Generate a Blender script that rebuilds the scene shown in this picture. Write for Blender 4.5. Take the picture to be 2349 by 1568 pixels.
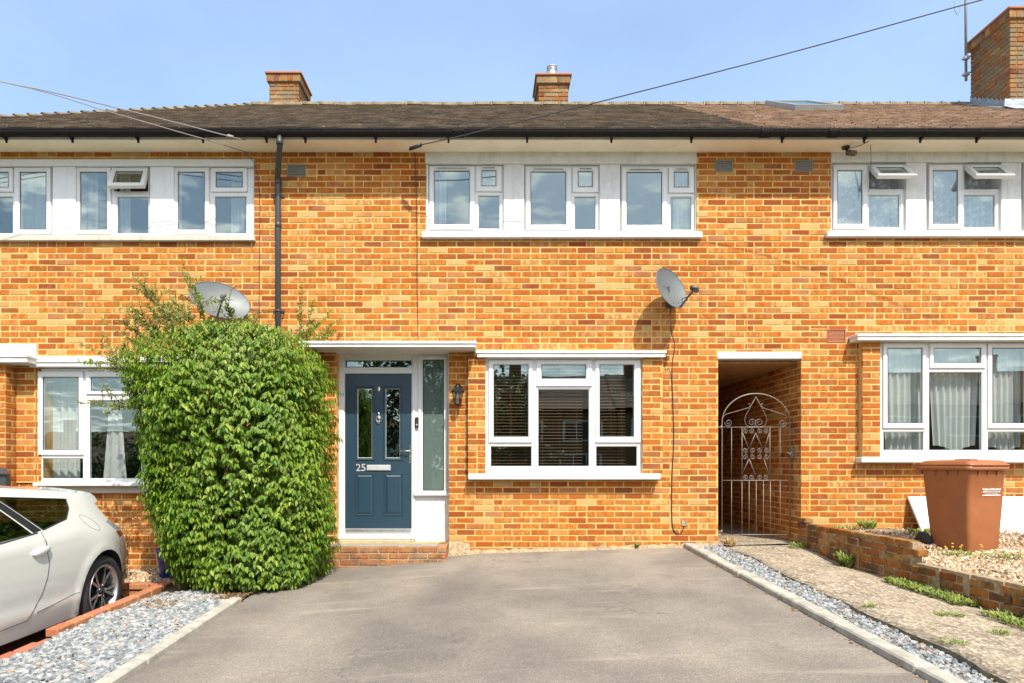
import bpy, bmesh, math, random
from mathutils import Vector, Matrix, geometry as mgeo
random.seed(7)
R = math.radians
scene = bpy.context.scene
for o in list(bpy.data.objects):
    bpy.data.objects.remove(o, do_unlink=True)
C = scene.collection

# ------------------------------------------------------------------ camera, sky, sun, exposure
S = .0054          # metres per photo pixel (photo scaled to 2349 px wide) on the house front, plane y = 0
D0 = 8.5           # camera distance from the house front
VX, VY, CZ = 1112, 1065, 1.10
cam_d = bpy.data.cameras.new('camera'); cam = bpy.data.objects.new('camera', cam_d); C.objects.link(cam)
cam.location = (0, -D0, CZ); cam.rotation_euler = (R(90), 0, 0)
cam_d.sensor_width = 36; cam_d.lens = 36*D0/(2349*S)
cam_d.shift_x = (1174.5-VX)/2349; cam_d.shift_y = (VY-784)/2349
cam_d.clip_end = 2000; cam_d.clip_start = .05
scene.camera = cam

SUN = Vector((.38, -1, 1.34)).normalized()      # direction towards the sun
sun_d = bpy.data.lights.new('sun', 'SUN'); sun_d.energy = 4.3; sun_d.angle = R(.53); sun_d.color = (1, .94, .84)
sun = bpy.data.objects.new('sun', sun_d); C.objects.link(sun)
sun.location = (6, -12, 14); sun.rotation_euler = SUN.to_track_quat('Z', 'Y').to_euler()

world = bpy.data.worlds.new('World'); scene.world = world; world.use_nodes = True
wn = world.node_tree; wn.nodes.clear()
sky = wn.nodes.new('ShaderNodeTexSky'); sky.sky_type = 'NISHITA'; sky.sun_disc = False
sky.sun_elevation = math.asin(SUN.z); sky.sun_rotation = math.atan2(SUN.x, SUN.y)
sky.air_density = 1.0; sky.dust_density = 2.2; sky.ozone_density = 1.6
tc = wn.nodes.new('ShaderNodeTexCoord')
sep = wn.nodes.new('ShaderNodeSeparateXYZ'); wn.links.new(tc.outputs['Generated'], sep.inputs[0])
# clouds: project the direction on a flat layer overhead
mx = wn.nodes.new('ShaderNodeMath'); mx.operation = 'MAXIMUM'; wn.links.new(sep.outputs['Z'], mx.inputs[0]); mx.inputs[1].default_value = .04
ad = wn.nodes.new('ShaderNodeMath'); ad.operation = 'ADD'; wn.links.new(mx.outputs[0], ad.inputs[0]); ad.inputs[1].default_value = .12
dv = wn.nodes.new('ShaderNodeVectorMath'); dv.operation = 'DIVIDE'
wn.links.new(tc.outputs['Generated'], dv.inputs[0]); wn.links.new(ad.outputs[0], dv.inputs[1])
ns = wn.nodes.new('ShaderNodeTexNoise'); ns.noise_dimensions = '3D'; wn.links.new(dv.outputs[0], ns.inputs['Vector'])
ns.inputs['Scale'].default_value = 6.5; ns.inputs['Detail'].default_value = 8; ns.inputs['Roughness'].default_value = .56
ns.inputs['Distortion'].default_value = .3
# broken cloud stands over the street behind the camera (mirrored in the panes) and thins out over the houses
thin = wn.nodes.new('ShaderNodeMapRange'); wn.links.new(sep.outputs['Y'], thin.inputs[0])
thin.inputs[1].default_value = -.35; thin.inputs[2].default_value = .45; thin.inputs[3].default_value = .03; thin.inputs[4].default_value = -.34
nsum = wn.nodes.new('ShaderNodeMath'); nsum.operation = 'ADD'; wn.links.new(ns.outputs[0], nsum.inputs[0]); wn.links.new(thin.outputs[0], nsum.inputs[1])
cr = wn.nodes.new('ShaderNodeValToRGB'); wn.links.new(nsum.outputs[0], cr.inputs[0])
cr.color_ramp.elements[0].position = .52; cr.color_ramp.elements[1].position = .66
mixc = wn.nodes.new('ShaderNodeMix'); mixc.data_type = 'RGBA'
veil = wn.nodes.new('ShaderNodeMix'); veil.data_type = 'RGBA'; nv = wn.nodes.new('ShaderNodeTexNoise'); wn.links.new(dv.outputs[0], nv.inputs['Vector']); nv.inputs['Scale'].default_value = 2.2; nv.inputs['Detail'].default_value = 5
nvr = wn.nodes.new('ShaderNodeMapRange'); wn.links.new(nv.outputs[0], nvr.inputs[0]); nvr.inputs[1].default_value = .35; nvr.inputs[2].default_value = .75; nvr.inputs[3].default_value = .125; nvr.inputs[4].default_value = .19
wn.links.new(nvr.outputs[0], veil.inputs[0])      # thin high haze, a little uneven
wn.links.new(sky.outputs[0], veil.inputs[6]); veil.inputs[7].default_value = (6.0, 8.2, 11.0, 1)
wn.links.new(cr.outputs[0], mixc.inputs[0]); wn.links.new(veil.outputs[2], mixc.inputs[6])
mixc.inputs[7].default_value = (11., 11.2, 11.5, 1)
bg = wn.nodes.new('ShaderNodeBackground'); bg.inputs['Strength'].default_value = .15
wn.links.new(mixc.outputs[2], bg.inputs['Color'])
wo = wn.nodes.new('ShaderNodeOutputWorld'); wn.links.new(bg.outputs[0], wo.inputs[0])

scene.view_settings.view_transform = 'Standard'; scene.view_settings.look = 'None'
scene.view_settings.gamma = 1; scene.view_settings.exposure = .72
scene.render.engine = 'CYCLES'
scene.cycles.max_bounces = 8; scene.cycles.transparent_max_bounces = 16

# ------------------------------------------------------------------ helpers
def T(Y): return (D0+Y)/D0
def PX(x, Y=0.): return (x-VX)*S*T(Y)
def PZ(y, Y=0.): return CZ-(y-VY)*S*T(Y)
def PR(x0, y0, x1, y1, Y=0.): return (PX(x0, Y), PX(x1, Y), PZ(y1, Y), PZ(y0, Y))   # x0,x1,z0,z1
def rnd(a, b): return random.uniform(a, b)

class MB:
    def __init__(s): s.v = []; s.f = []; s.sm = []; s.mi = []
    def vert(s, *p):
        s.v.append(tuple(p[0]) if len(p) == 1 else tuple(p)); return len(s.v)-1
    def face(s, idx, smooth=False, mi=0): s.f.append(tuple(idx)); s.sm.append(smooth); s.mi.append(mi)
    def poly(s, pts, smooth=False, mi=0):
        n = len(s.v); s.v += [tuple(p) for p in pts]; s.face(range(n, n+len(pts)), smooth, mi)
    def box(s, x0, x1, y0, y1, z0, z1, mi=0, M=None):
        P = [(x0,y0,z0),(x1,y0,z0),(x1,y1,z0),(x0,y1,z0),(x0,y0,z1),(x1,y0,z1),(x1,y1,z1),(x0,y1,z1)]
        if M is not None: P = [tuple(M @ Vector(p)) for p in P]
        n = len(s.v); s.v += P
        for q in ((0,3,2,1),(4,5,6,7),(0,1,5,4),(1,2,6,5),(2,3,7,6),(3,0,4,7)):
            s.face([n+i for i in q], False, mi)
    def cbox(s, x0, x1, y0, y1, z0, z1, c=.003, M=None, mi=0):
        """box with chamfered edges (24 vertices)"""
        def pt(a, b, d): 
            p = Vector((a, b, d)); return tuple(M @ p) if M is not None else tuple(p)
        n = len(s.v)
        xs, ys, zs = (x0, x1), (y0, y1), (z0, z1)
        ix = {}
        for i in (0,1):
            for j in (0,1):
                for k in (0,1):
                    sx, sy, sz = (1-2*i)*c, (1-2*j)*c, (1-2*k)*c
                    ix[i,j,k,0] = len(s.v); s.v.append(pt(xs[i], ys[j]+sy, zs[k]+sz))
                    ix[i,j,k,1] = len(s.v); s.v.append(pt(xs[i]+sx, ys[j], zs[k]+sz))
                    ix[i,j,k,2] = len(s.v); s.v.append(pt(xs[i]+sx, ys[j]+sy, zs[k]))
        def F(keys, flip):
            q = [ix[k] for k in keys]
            s.face(q[::-1] if flip else q, False, mi)
        for i in (0,1): F([(i,0,0,0),(i,1,0,0),(i,1,1,0),(i,0,1,0)], i == 0)
        for j in (0,1): F([(0,j,0,1),(1,j,0,1),(1,j,1,1),(0,j,1,1)], j == 1)
        for k in (0,1): F([(0,0,k,2),(1,0,k,2),(1,1,k,2),(0,1,k,2)], k == 0)
        for i in (0,1):
            for j in (0,1): F([(i,j,0,0),(i,j,1,0),(i,j,1,1),(i,j,0,1)], (i+j) % 2 == 1)
        for j in (0,1):
            for k in (0,1): F([(0,j,k,1),(1,j,k,1),(1,j,k,2),(0,j,k,2)], (j+k) % 2 == 1)
        for i in (0,1):
            for k in (0,1): F([(i,0,k,0),(i,1,k,0),(i,1,k,2),(i,0,k,2)], (i+k) % 2 == 0)
        for i in (0,1):
            for j in (0,1):
                for k in (0,1): F([(i,j,k,0),(i,j,k,1),(i,j,k,2)], (i+j+k) % 2 == 1)
    def tube(s, pts, r, n=8, closed=False, caps=True, smooth=True, mi=0):
        pts = [Vector(p) for p in pts]; m = len(pts)
        rr = r if isinstance(r, (list, tuple)) else [r]*m
        rings = []
        up = None
        for i, p in enumerate(pts):
            if closed: d = pts[(i+1) % m]-pts[i-1]
            else: d = pts[min(i+1, m-1)]-pts[max(i-1, 0)]
            if d.length < 1e-9: d = Vector((0, 0, 1))
            d.normalize()
            if up is None:
                up = Vector((0, 0, 1)) if abs(d.z) < .9 else Vector((0, 1, 0))
            a = d.cross(up)
            if a.length < 1e-6: a = d.orthogonal()
            a.normalize(); b = a.cross(d).normalized(); up = b
            k = len(s.v)
            for j in range(n):
                t = 2*math.pi*j/n
                s.v.append(tuple(p+(a*math.cos(t)+b*math.sin(t))*rr[i]))
            rings.append(k)
        for i in range(m if closed else m-1):
            a, b = rings[i], rings[(i+1) % m]
            for j in range(n):
                s.face((a+j, b+j, b+(j+1) % n, a+(j+1) % n), smooth, mi)
        if caps and not closed:
            s.face([rings[0]+j for j in range(n)], False, mi)
            s.face([rings[-1]+j for j in range(n)][::-1], False, mi)
    def lathe(s, prof, O=(0,0,0), n=20, M=None, smooth=True, mi=0, caps=True):
        rings = []
        for (r, z) in prof:
            k = len(s.v)
            for j in range(n):
                t = 2*math.pi*j/n
                p = Vector((r*math.cos(t), r*math.sin(t), z))
                if M is not None: p = M @ p
                s.v.append(tuple(p+Vector(O)))
            rings.append(k)
        for a, b in zip(rings, rings[1:]):
            for j in range(n): s.face((a+j, a+(j+1) % n, b+(j+1) % n, b+j), smooth, mi)
        if caps: s.face([rings[0]+j for j in range(n)][::-1], False, mi); s.face([rings[-1]+j for j in range(n)], False, mi)
    def ring(s, r, prof, mi=0):
        """sweep profile [(inset, y)] round rectangle r=(x0,x1,z0,z1), mitred corners"""
        x0, x1, z0, z1 = r; rg = []
        for (d, y) in prof:
            k = len(s.v)
            s.v += [(x0+d, y, z0+d), (x1-d, y, z0+d), (x1-d, y, z1-d), (x0+d, y, z1-d)]
            rg.append(k)
        for a, b in zip(rg, rg[1:]):
            for j in range(4): s.face((a+j, a+(j+1) % 4, b+(j+1) % 4, b+j), False, mi)
    def slab(s, rects, y0, y1, mi=0):
        for (x0, x1, z0, z1) in rects: s.box(x0, x1, y0, y1, z0, z1, mi)
    def mesh(s, name, mats):
        m = bpy.data.meshes.new(name); m.from_pydata(s.v, [], s.f)
        m.polygons.foreach_set('use_smooth', s.sm)
        for q in (mats if isinstance(mats, (list, tuple)) else [mats]): m.materials.append(q)
        if any(s.mi): m.polygons.foreach_set('material_index', s.mi)
        m.update(); return m
    def build(s, name, mats, parent=None, M=None, fix=False):
        m = s.mesh(name, mats)
        if fix:
            b = bmesh.new(); b.from_mesh(m); bmesh.ops.recalc_face_normals(b, faces=b.faces); b.to_mesh(m); b.free()
        return link(name, m, parent, M)

def link(name, data, parent=None, M=None):
    o = bpy.data.objects.new(name, data); C.objects.link(o)
    if M is not None: o.matrix_basis = M
    if parent is not None:
        o.parent = parent; o.matrix_parent_inverse = parent.matrix_basis.inverted()
    return o
def tag(o, label=None, cat=None, group=None, kind=None):
    if label: o['label'] = label
    if cat: o['category'] = cat
    if group: o['group'] = group
    if kind: o['kind'] = kind
    return o
def thing(name, label, cat, loc=(0,0,0), group=None):
    o = bpy.data.objects.new(name, None); C.objects.link(o); o.empty_display_size = .2
    o.location = loc; o.matrix_basis = Matrix.Translation(loc)
    return tag(o, label, cat, group)
def stuff(o): o['kind'] = 'stuff'; return o
def struct(o): o['kind'] = 'structure'; return o

def minus(rect, holes):
    """rectangle minus axis-aligned holes -> list of rectangles"""
    out = [rect]
    for h in holes:
        nxt = []
        for r in out:
            x0, x1, z0, z1 = r
            a0, a1, b0, b1 = max(x0, h[0]), min(x1, h[1]), max(z0, h[2]), min(z1, h[3])
            if a0 >= a1 or b0 >= b1: nxt.append(r); continue
            if z0 < b0: nxt.append((x0, x1, z0, b0))
            if b1 < z1: nxt.append((x0, x1, b1, z1))
            if x0 < a0: nxt.append((x0, a0, b0, b1))
            if a1 < x1: nxt.append((a1, x1, b0, b1))
        out = nxt
    return out

# ------------------------------------------------------------------ materials
class NT:
    def __init__(s, name):
        s.m = bpy.data.materials.new(name); s.m.use_nodes = True
        s.t = s.m.node_tree; s.t.nodes.clear()
        s.out = s.t.nodes.new('ShaderNodeOutputMaterial')
    def n(s, typ, ins=None, **props):
        q = s.t.nodes.new('ShaderNode'+typ)
        for k, v in props.items(): setattr(q, k, v)
        for k, v in (ins or {}).items(): s.set(q, k, v)
        return q
    def set(s, q, k, v):
        if isinstance(v, bpy.types.NodeSocket): s.t.links.new(v, q.inputs[k])
        elif isinstance(v, bpy.types.Node): s.t.links.new(v.outputs[0], q.inputs[k])
        else:
            if isinstance(v, (tuple, list)) and len(v) == 3 and q.inputs[k].type == 'RGBA': v = (*v, 1)
            q.inputs[k].default_value = v
    def pos(s, scale=(1,1,1)):
        g = s.n('NewGeometry')
        mp = s.n('Mapping', {'Vector': g.outputs['Position'], 'Scale': scale}); return mp
    def obj(s, scale=(1,1,1)):
        g = s.n('TexCoord'); return s.n('Mapping', {'Vector': g.outputs['Object'], 'Scale': scale})
    def noise(s, vec, scale, detail=4, rough=.55, dist=0):
        return s.n('TexNoise', {'Vector': vec, 'Scale': scale, 'Detail': detail, 'Roughness': rough, 'Distortion': dist})
    def ramp(s, fac, stops, interp='LINEAR'):
        q = s.n('ValToRGB', {0: fac}); r = q.color_ramp; r.interpolation = interp
        while len(r.elements) < len(stops): r.elements.new(.5)
        for e, (p, c) in zip(r.elements, stops):
            e.position = p; e.color = (*c, 1) if len(c) == 3 else (c[0],)*3+(1,)
        return q
    def math(s, op, a, b=0.):
        return s.n('Math', {0: a, 1: b}, operation=op)
    def bump(s, h, strength=.3, dist=.01):
        return s.n('Bump', {'Height': h, 'Strength': strength, 'Distance': dist})
    def setc(s, q, k, v):
        if isinstance(v, bpy.types.NodeSocket): s.t.links.new(v, q.inputs[k])
        else: q.inputs[k].default_value = (*v, 1) if len(v) == 3 else v
def _mix(s, fac, a, b, mode='MIX'):
    q = s.t.nodes.new('ShaderNodeMix'); q.data_type = 'RGBA'; q.blend_type = mode
    def put(sock, v):
        if isinstance(v, bpy.types.NodeSocket): s.t.links.new(v, sock)
        elif isinstance(v, bpy.types.Node):
            s.t.links.new(v.outputs[2] if v.bl_idname == 'ShaderNodeMix' else v.outputs[0], sock)
        elif isinstance(v, (tuple, list)): sock.default_value = (*v, 1) if len(v) == 3 else v
        else: sock.default_value = v
    put(q.inputs[0], fac); put(q.inputs[6], a); put(q.inputs[7], b); return q
NT.mix = _mix
def _col(n): return n.outputs[2] if n.bl_idname == 'ShaderNodeMix' else n.outputs[0]
def _done(s, col, rough=.7, metal=0., normal=None, spec=None, coat=0., trans=None):
    p = s.n('BsdfPrincipled')
    if isinstance(col, bpy.types.Node): col = _col(col)
    s.setc(p, 'Base Color', col)
    if isinstance(rough, bpy.types.Node): rough = _col(rough)
    s.set(p, 'Roughness', rough); s.set(p, 'Metallic', metal)
    if normal: s.set(p, 'Normal', normal)
    if spec is not None: s.set(p, 'Specular IOR Level', spec)
    if coat: s.set(p, 'Coat Weight', coat); s.set(p, 'Coat Roughness', .04)
    sh = p
    if trans:
        tr = s.n('BsdfTranslucent'); s.setc(tr, 'Color', trans[1] if trans[1] is not None else col)
        sh = s.n('MixShader', {0: trans[0], 1: p, 2: tr})
    s.t.links.new(sh.outputs[0], s.out.inputs['Surface']); return s.m
NT.done = _done

def rand_island(s):
    g = s.n('NewGeometry'); o = s.n('ObjectInfo')
    a = s.math('ADD', g.outputs['Random Per Island'], o.outputs['Random'])
    return s.math('FRACT', a)

def m_brick(name, stops, dirt=None, dirtcol=(.10,.075,.04), mottle=.7):
    s = NT(name)
    r = rand_island(s)
    zone = s.noise(s.pos((1, 1, 1.3)).outputs[0], .75, 3, .55)              # batches: redder and yellower areas of the wall
    rz_ = s.math('ADD', s.math('MULTIPLY', s.math('SUBTRACT', zone, .44), .65), r); rz_.use_clamp = True
    base = s.ramp(rz_, stops)
    # kiss-marks: soft vertical bands on the face of each brick, shifted per brick
    r2 = s.math('MULTIPLY', r, 57.)
    p = s.pos((1, 1, 1))
    off = s.n('CombineXYZ', {0: r2.outputs[0], 1: r2.outputs[0], 2: r2.outputs[0]})
    pv = s.n('VectorMath', {0: p.outputs[0], 1: off.outputs[0]}, operation='ADD')
    mp = s.n('Mapping', {'Vector': pv.outputs[0], 'Scale': (1, 1, .35)})
    n1 = s.noise(mp.outputs[0], 26, 2, .5)
    band = s.ramp(n1, [(.42, (1.,)), (.58, (0.,))])
    hot = s.mix(mottle, _col(base), (.35, .088, .008))
    pale = s.mix(.28, _col(base), (.54, .29, .06))
    sel = s.ramp(s.math('FRACT', s.math('MULTIPLY', r, 7.3)), [(.22, (0.,)), (.40, (1.,))])        # about half the bricks are banded
    c1 = s.mix(s.math('MULTIPLY', sel, .9), base, s.mix(band, hot, pale))
    n2 = s.noise(s.pos().outputs[0], 130, 4, .7)
    c2 = s.mix(.35, c1, s.ramp(n2, [(.3, (.45,)), (.65, (1.1,))]), 'MULTIPLY')
    n3 = s.noise(s.pos().outputs[0], 9, 5, .6)
    c2 = s.mix(s.ramp(n3, [(.56, (0.,)), (.76, (.30,))]), c2, (.46, .32, .17))   # lime bloom
    grime = s.noise(s.pos((3.5, 3.5, .5)).outputs[0], 1.4, 6, .65)
    c2 = s.mix(s.ramp(grime, [(.52, (0.,)), (.75, (.45,))]), c2, (.22, .13, .055))
    if dirt:
        n4 = s.noise(s.pos().outputs[0], 5, 6, .65)
        c2 = s.mix(s.ramp(n4, [(dirt, (0.,)), (dirt+.16, (.85,))]), c2, dirtcol)
    b = s.bump(s.noise(s.pos((1,1,1)).outputs[0], 90, 5, .65), .5, .004)
    return s.done(c2, .88, normal=b.outputs[0], spec=.25)

BR = [(0., (.47,.265,.088)), (.08, (.455,.205,.052)), (.19, (.435,.158,.029)), (.36, (.40,.116,.015)), (.52, (.35,.087,.010)),
      (.66, (.285,.064,.010)), (.79, (.205,.050,.013)), (.87, (.35,.135,.058)), (.94, (.45,.195,.052)), (1., (.48,.30,.115))]
brick = m_brick('brick_facing', BR)
brick_old = m_brick('brick_weathered', [(p, (c[0]*.62, c[1]*.70, c[2]*.9)) for p, c in BR], .43, (.17,.14,.085))
brick_low = m_brick('brick_mossy', [(p, (c[0]*.70, c[1]*.78, c[2]*.9)) for p, c in BR], .45, (.075,.052,.024))
brick_step = m_brick('brick_step', [(0., (.34,.19,.085)), (.35, (.30,.13,.06)), (.7, (.26,.10,.05)), (1., (.30,.2,.12))], .5, (.09,.065,.045), .3)
brick_pav = m_brick('brick_paver', [(0., (.42,.15,.09)), (.5, (.36,.12,.07)), (1., (.40,.18,.11))], .62, (.16,.10,.07), .15)

def m_noise(name, c0, c1, scale=20, rough=.8, bump=.3, bscale=None, bdist=.004, detail=6, metal=0., spec=None, lo=.35, hi=.65):
    s = NT(name); p = s.pos()
    n = s.noise(p.outputs[0], scale, detail, .6)
    c = s.ramp(n, [(lo, c0), (hi, c1)])
    nb = s.noise(p.outputs[0], bscale or scale*4, 5, .65)
    b = s.bump(nb, bump, bdist)
    return s.done(c, rough, metal, b.outputs[0] if bump else None, spec)
mortar = m_noise('mortar', (.50,.275,.080), (.66,.41,.145), 7, .95, .6, 160)
mortar_grey = m_noise('mortar_grey', (.20,.145,.08), (.40,.30,.18), 24, .95, .6, 160)

def m_paint(name, col, dirt=(.45,.40,.30), amount=.25, rough=.5, scale=3., bump=.12):
    s = NT(name); p = s.pos()
    n = s.noise(p.outputs[0], scale, 8, .7)
    n2 = s.noise(s.pos((6, 6, .6)).outputs[0], 4, 6, .7)
    f = s.math('MULTIPLY', s.ramp(n, [(.48, (0.,)), (.75, (1.,))]), amount)
    f2 = s.math('MULTIPLY', s.ramp(n2, [(.52, (0.,)), (.78, (1.,))]), amount)
    c = s.mix(f2, s.mix(f, col, dirt), dirt)
    b = s.bump(s.noise(p.outputs[0], 60, 5, .6), bump, .004)
    return s.done(c, rough, normal=b.outputs[0])
upvc = m_paint('white_upvc', (.66,.66,.64), (.40,.37,.30), .22, .28, 5, .02)
paint = m_paint('white_paint', (.66,.65,.62), (.30,.28,.22), .45, .55)
render_w = m_paint('white_render', (.66,.66,.63), (.27,.26,.21), .45, .8, 4, .5)
soffit_m = m_paint('cream_soffit', (.84,.76,.60), (.50,.38,.22), .35, .6, 2.5, .05)
concrete_sill = m_paint('grey_concrete', (.50,.46,.38), (.22,.20,.15), .5, .85, 8, .5)
fascia_m = m_paint('fascia_white', (.76,.75,.70), (.40,.34,.25), .3, .5)

def m_plain(name, col, rough=.5, metal=0., coat=0., var=.12, spec=None, scale=40):
    s = NT(name); n = s.noise(s.pos().outputs[0], scale, 5, .6)
    c = s.mix(s.ramp(n, [(.3, (0.,)), (.7, (1.,))]), tuple(x*(1-var) for x in col), tuple(min(1, x*(1+var)) for x in col))
    rr = s.ramp(s.noise(s.pos().outputs[0], scale*.3, 4), [(.3, (max(0, rough-.06),)), (.7, (min(1, rough+.08),))])
    return s.done(c, rr, metal, None, spec, coat)
gutter_m = m_plain('black_upvc', (.010,.008,.007), .55, var=.35, spec=.18)
pipe_m = m_plain('grey_downpipe', (.038,.040,.042), .42, var=.15)
iron = m_plain('black_iron', (.016,.016,.018), .35, .3)
gate_m = m_plain('worn_gate_metal', (.19,.165,.14), .5, .4, var=.35)
chrome = m_plain('chrome', (.80,.78,.74), .12, 1., var=.05)
lead = m_plain('lead', (.30,.32,.34), .55, .3, var=.3, scale=12)
alu = m_plain('aluminium', (.55,.56,.57), .35, .9)
dish_m = m_plain('grey_dish', (.115,.128,.128), .5, .2, var=.08, scale=8)
rubber = m_plain('rubber', (.022,.021,.02), .75, var=.25)
black_pl = m_plain('black_plastic', (.018,.018,.02), .4)
dark_in = m_plain('dark_underside', (.012,.012,.012), .9)
blue_glaze = m_plain('blue_glaze', (.016,.028,.17), .18, coat=.6)
terracotta = m_plain('terracotta', (.36,.13,.06), .8, scale=80, var=.3)
wood_dark = m_plain('passage_timber', (.36,.19,.075), .7, var=.35, scale=15)
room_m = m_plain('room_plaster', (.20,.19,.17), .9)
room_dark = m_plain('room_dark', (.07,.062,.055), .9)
curtain_m = NT('curtain_cotton').done((.78,.80,.76), .9, trans=(.35, (.6,.62,.58)))
slat_m = m_plain('blind_slat', (.34,.20,.105), .45, var=.15)
cable_m = m_plain('black_cable', (.02,.018,.017), .5)
cable_pale = m_plain('pale_cable', (.20,.185,.165), .6)
bin_m = m_plain('brown_bin_plastic', (.30,.104,.036), .42, var=.10, scale=6)
board_m = m_paint('white_board', (.80,.80,.80), (.5,.48,.45), .08, .3)
white_print = m_plain('white_print', (.85,.83,.80), .5)
silver = m_plain('silver_letter_plate', (.62,.63,.62), .35, .5)
gold = m_plain('polished_brass', (.75,.66,.45), .22, .9)

def m_door():
    s = NT('blue_door'); p = s.pos((60, 1, 2))
    n = s.noise(p.outputs[0], 4, 6, .6)
    c = s.mix(s.ramp(n, [(.3, (0.,)), (.7, (1.,))]), (.011,.034,.055), (.014,.042,.064))
    return s.done(c, .42, normal=s.bump(n, .12, .002).outputs[0], coat=.15)
door_m = m_door()

def m_lace():
    s = NT('lace_curtain'); p = s.pos((1, .3, 1))
    v = s.n('TexVoronoi', {'Vector': p.outputs[0], 'Scale': 15.}); v2 = s.noise(p.outputs[0], 40, 3)
    f = s.ramp(s.math('ADD', v.outputs['Distance'], s.math('MULTIPLY', v2, .35)), [(.40, (.97,)), (.66, (.62,))])
    d = s.n('BsdfDiffuse', {'Color': (.72,.74,.76)}); tr = s.n('BsdfTransparent')
    tl = s.n('BsdfTranslucent', {'Color': (.6,.62,.64)}); dd = s.n('MixShader', {0: .3, 1: d, 2: tl})
    m = s.n('MixShader', {0: f.outputs[0], 1: tr, 2: dd})
    s.t.links.new(m.outputs[0], s.out.inputs[0]); return s.m
lace = m_lace()

def m_glass(name, tint=(.93,.95,.95), refl=.12, k=2.0, wob=.0):
    s = NT(name)
    ge = s.n('NewGeometry')
    dt = s.n('VectorMath', {0: ge.outputs['Incoming'], 1: ge.outputs['Normal']}, operation='DOT_PRODUCT')
    ab = s.math('ABSOLUTE', dt.outputs['Value'])
    po = s.math('POWER', s.math('SUBTRACT', 1., ab), 5.)
    f = s.math('ADD', s.math('MULTIPLY', po, .7), refl+.04*k); f.use_clamp = True
    g = s.n('BsdfGlossy', {'Color': (.78,.92,.88), 'Roughness': .0})
    if wob:
        n = s.noise(s.pos().outputs[0], 2.2, 2, .4)
        b = s.bump(n, wob, .02); s.t.links.new(b.outputs[0], g.inputs['Normal'])
    t = s.n('BsdfTransparent', {'Color': (*tint, 1)})
    m = s.n('MixShader', {0: f.outputs[0], 1: t, 2: g})
    s.t.links.new(m.outputs[0], s.out.inputs[0]); return s.m
glass = m_glass('window_glass', refl=.05, wob=.02)
def frosted():
    m = m_glass('frosted_sidelight', (.55,.64,.60), .06, wob=.05); t = m.node_tree
    mo = [n for n in t.nodes if n.bl_idname == 'ShaderNodeOutputMaterial'][0]; src = mo.inputs[0].links[0].from_socket
    d = t.nodes.new('ShaderNodeBsdfDiffuse'); d.inputs[0].default_value = (.20, .27, .24, 1)
    x = t.nodes.new('ShaderNodeMixShader'); x.inputs[0].default_value = .38; t.links.new(src, x.inputs[1]); t.links.new(d.outputs[0], x.inputs[2]); t.links.new(x.outputs[0], mo.inputs[0]); return m
glass_dark = frosted()
car_glass = m_glass('car_glass', (.25,.28,.27), .07, 1.5)
lamp_glass = m_glass('lantern_glass', (.75,.72,.62), .10, 1.5)

def m_tiles(name, stops, moss=True):
    s = NT(name); r = rand_island(s)
    c = s.ramp(r, stops)
    n = s.noise(s.pos().outputs[0], 30, 6, .7)
    c = s.mix(.5, c, s.ramp(n, [(.3, (.45,)), (.7, (1.25,))]), 'MULTIPLY')
    big = s.noise(s.pos().outputs[0], .9, 5, .65)
    if moss:
        z = s.n('SeparateXYZ', {0: s.n('NewGeometry').outputs['Position']})
        zz = s.n('MapRange', {0: z.outputs['Z'], 1: 6.3, 2: 7.5, 3: 0., 4: .26})
        f = s.ramp(s.math('ADD', s.noise(s.pos().outputs[0], 5, 6, .7), zz.outputs[0]), [(.66, (0.,)), (.86, (.8,))])
        c = s.mix(f, c, (.14,.115,.025))
    orange = s.ramp(s.noise(s.pos((1,1,1)).outputs[0], 1.6, 8, .72), [(.63, (0.,)), (.72, (.75,))])
    c = s.mix(s.math('MULTIPLY', orange, .45 if moss else .9), c, (.38,.17,.035))
    spk = s.n('TexVoronoi', {'Vector': s.pos().outputs[0], 'Scale': 9.})
    c = s.mix(s.ramp(spk.outputs['Distance'], [(.06, (.7,)), (.10, (0.,))]), c, (.50,.48,.42))
    b = s.bump(n, .6, .008)
    return s.done(c, .92, normal=b.outputs[0], spec=.2)
tile_dark = m_tiles('roof_tile_dark', [(0., (.10,.08,.058)), (.5, (.165,.128,.094)), (1., (.25,.19,.135))])
tile_brown = m_tiles('roof_tile_brown', [(0., (.24,.165,.115)), (.5, (.34,.235,.165)), (1., (.44,.315,.23))], False)
ridge_m = m_noise('ridge_tile', (.12,.095,.06), (.24,.19,.12), 12, .95, .6, 60)

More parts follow.
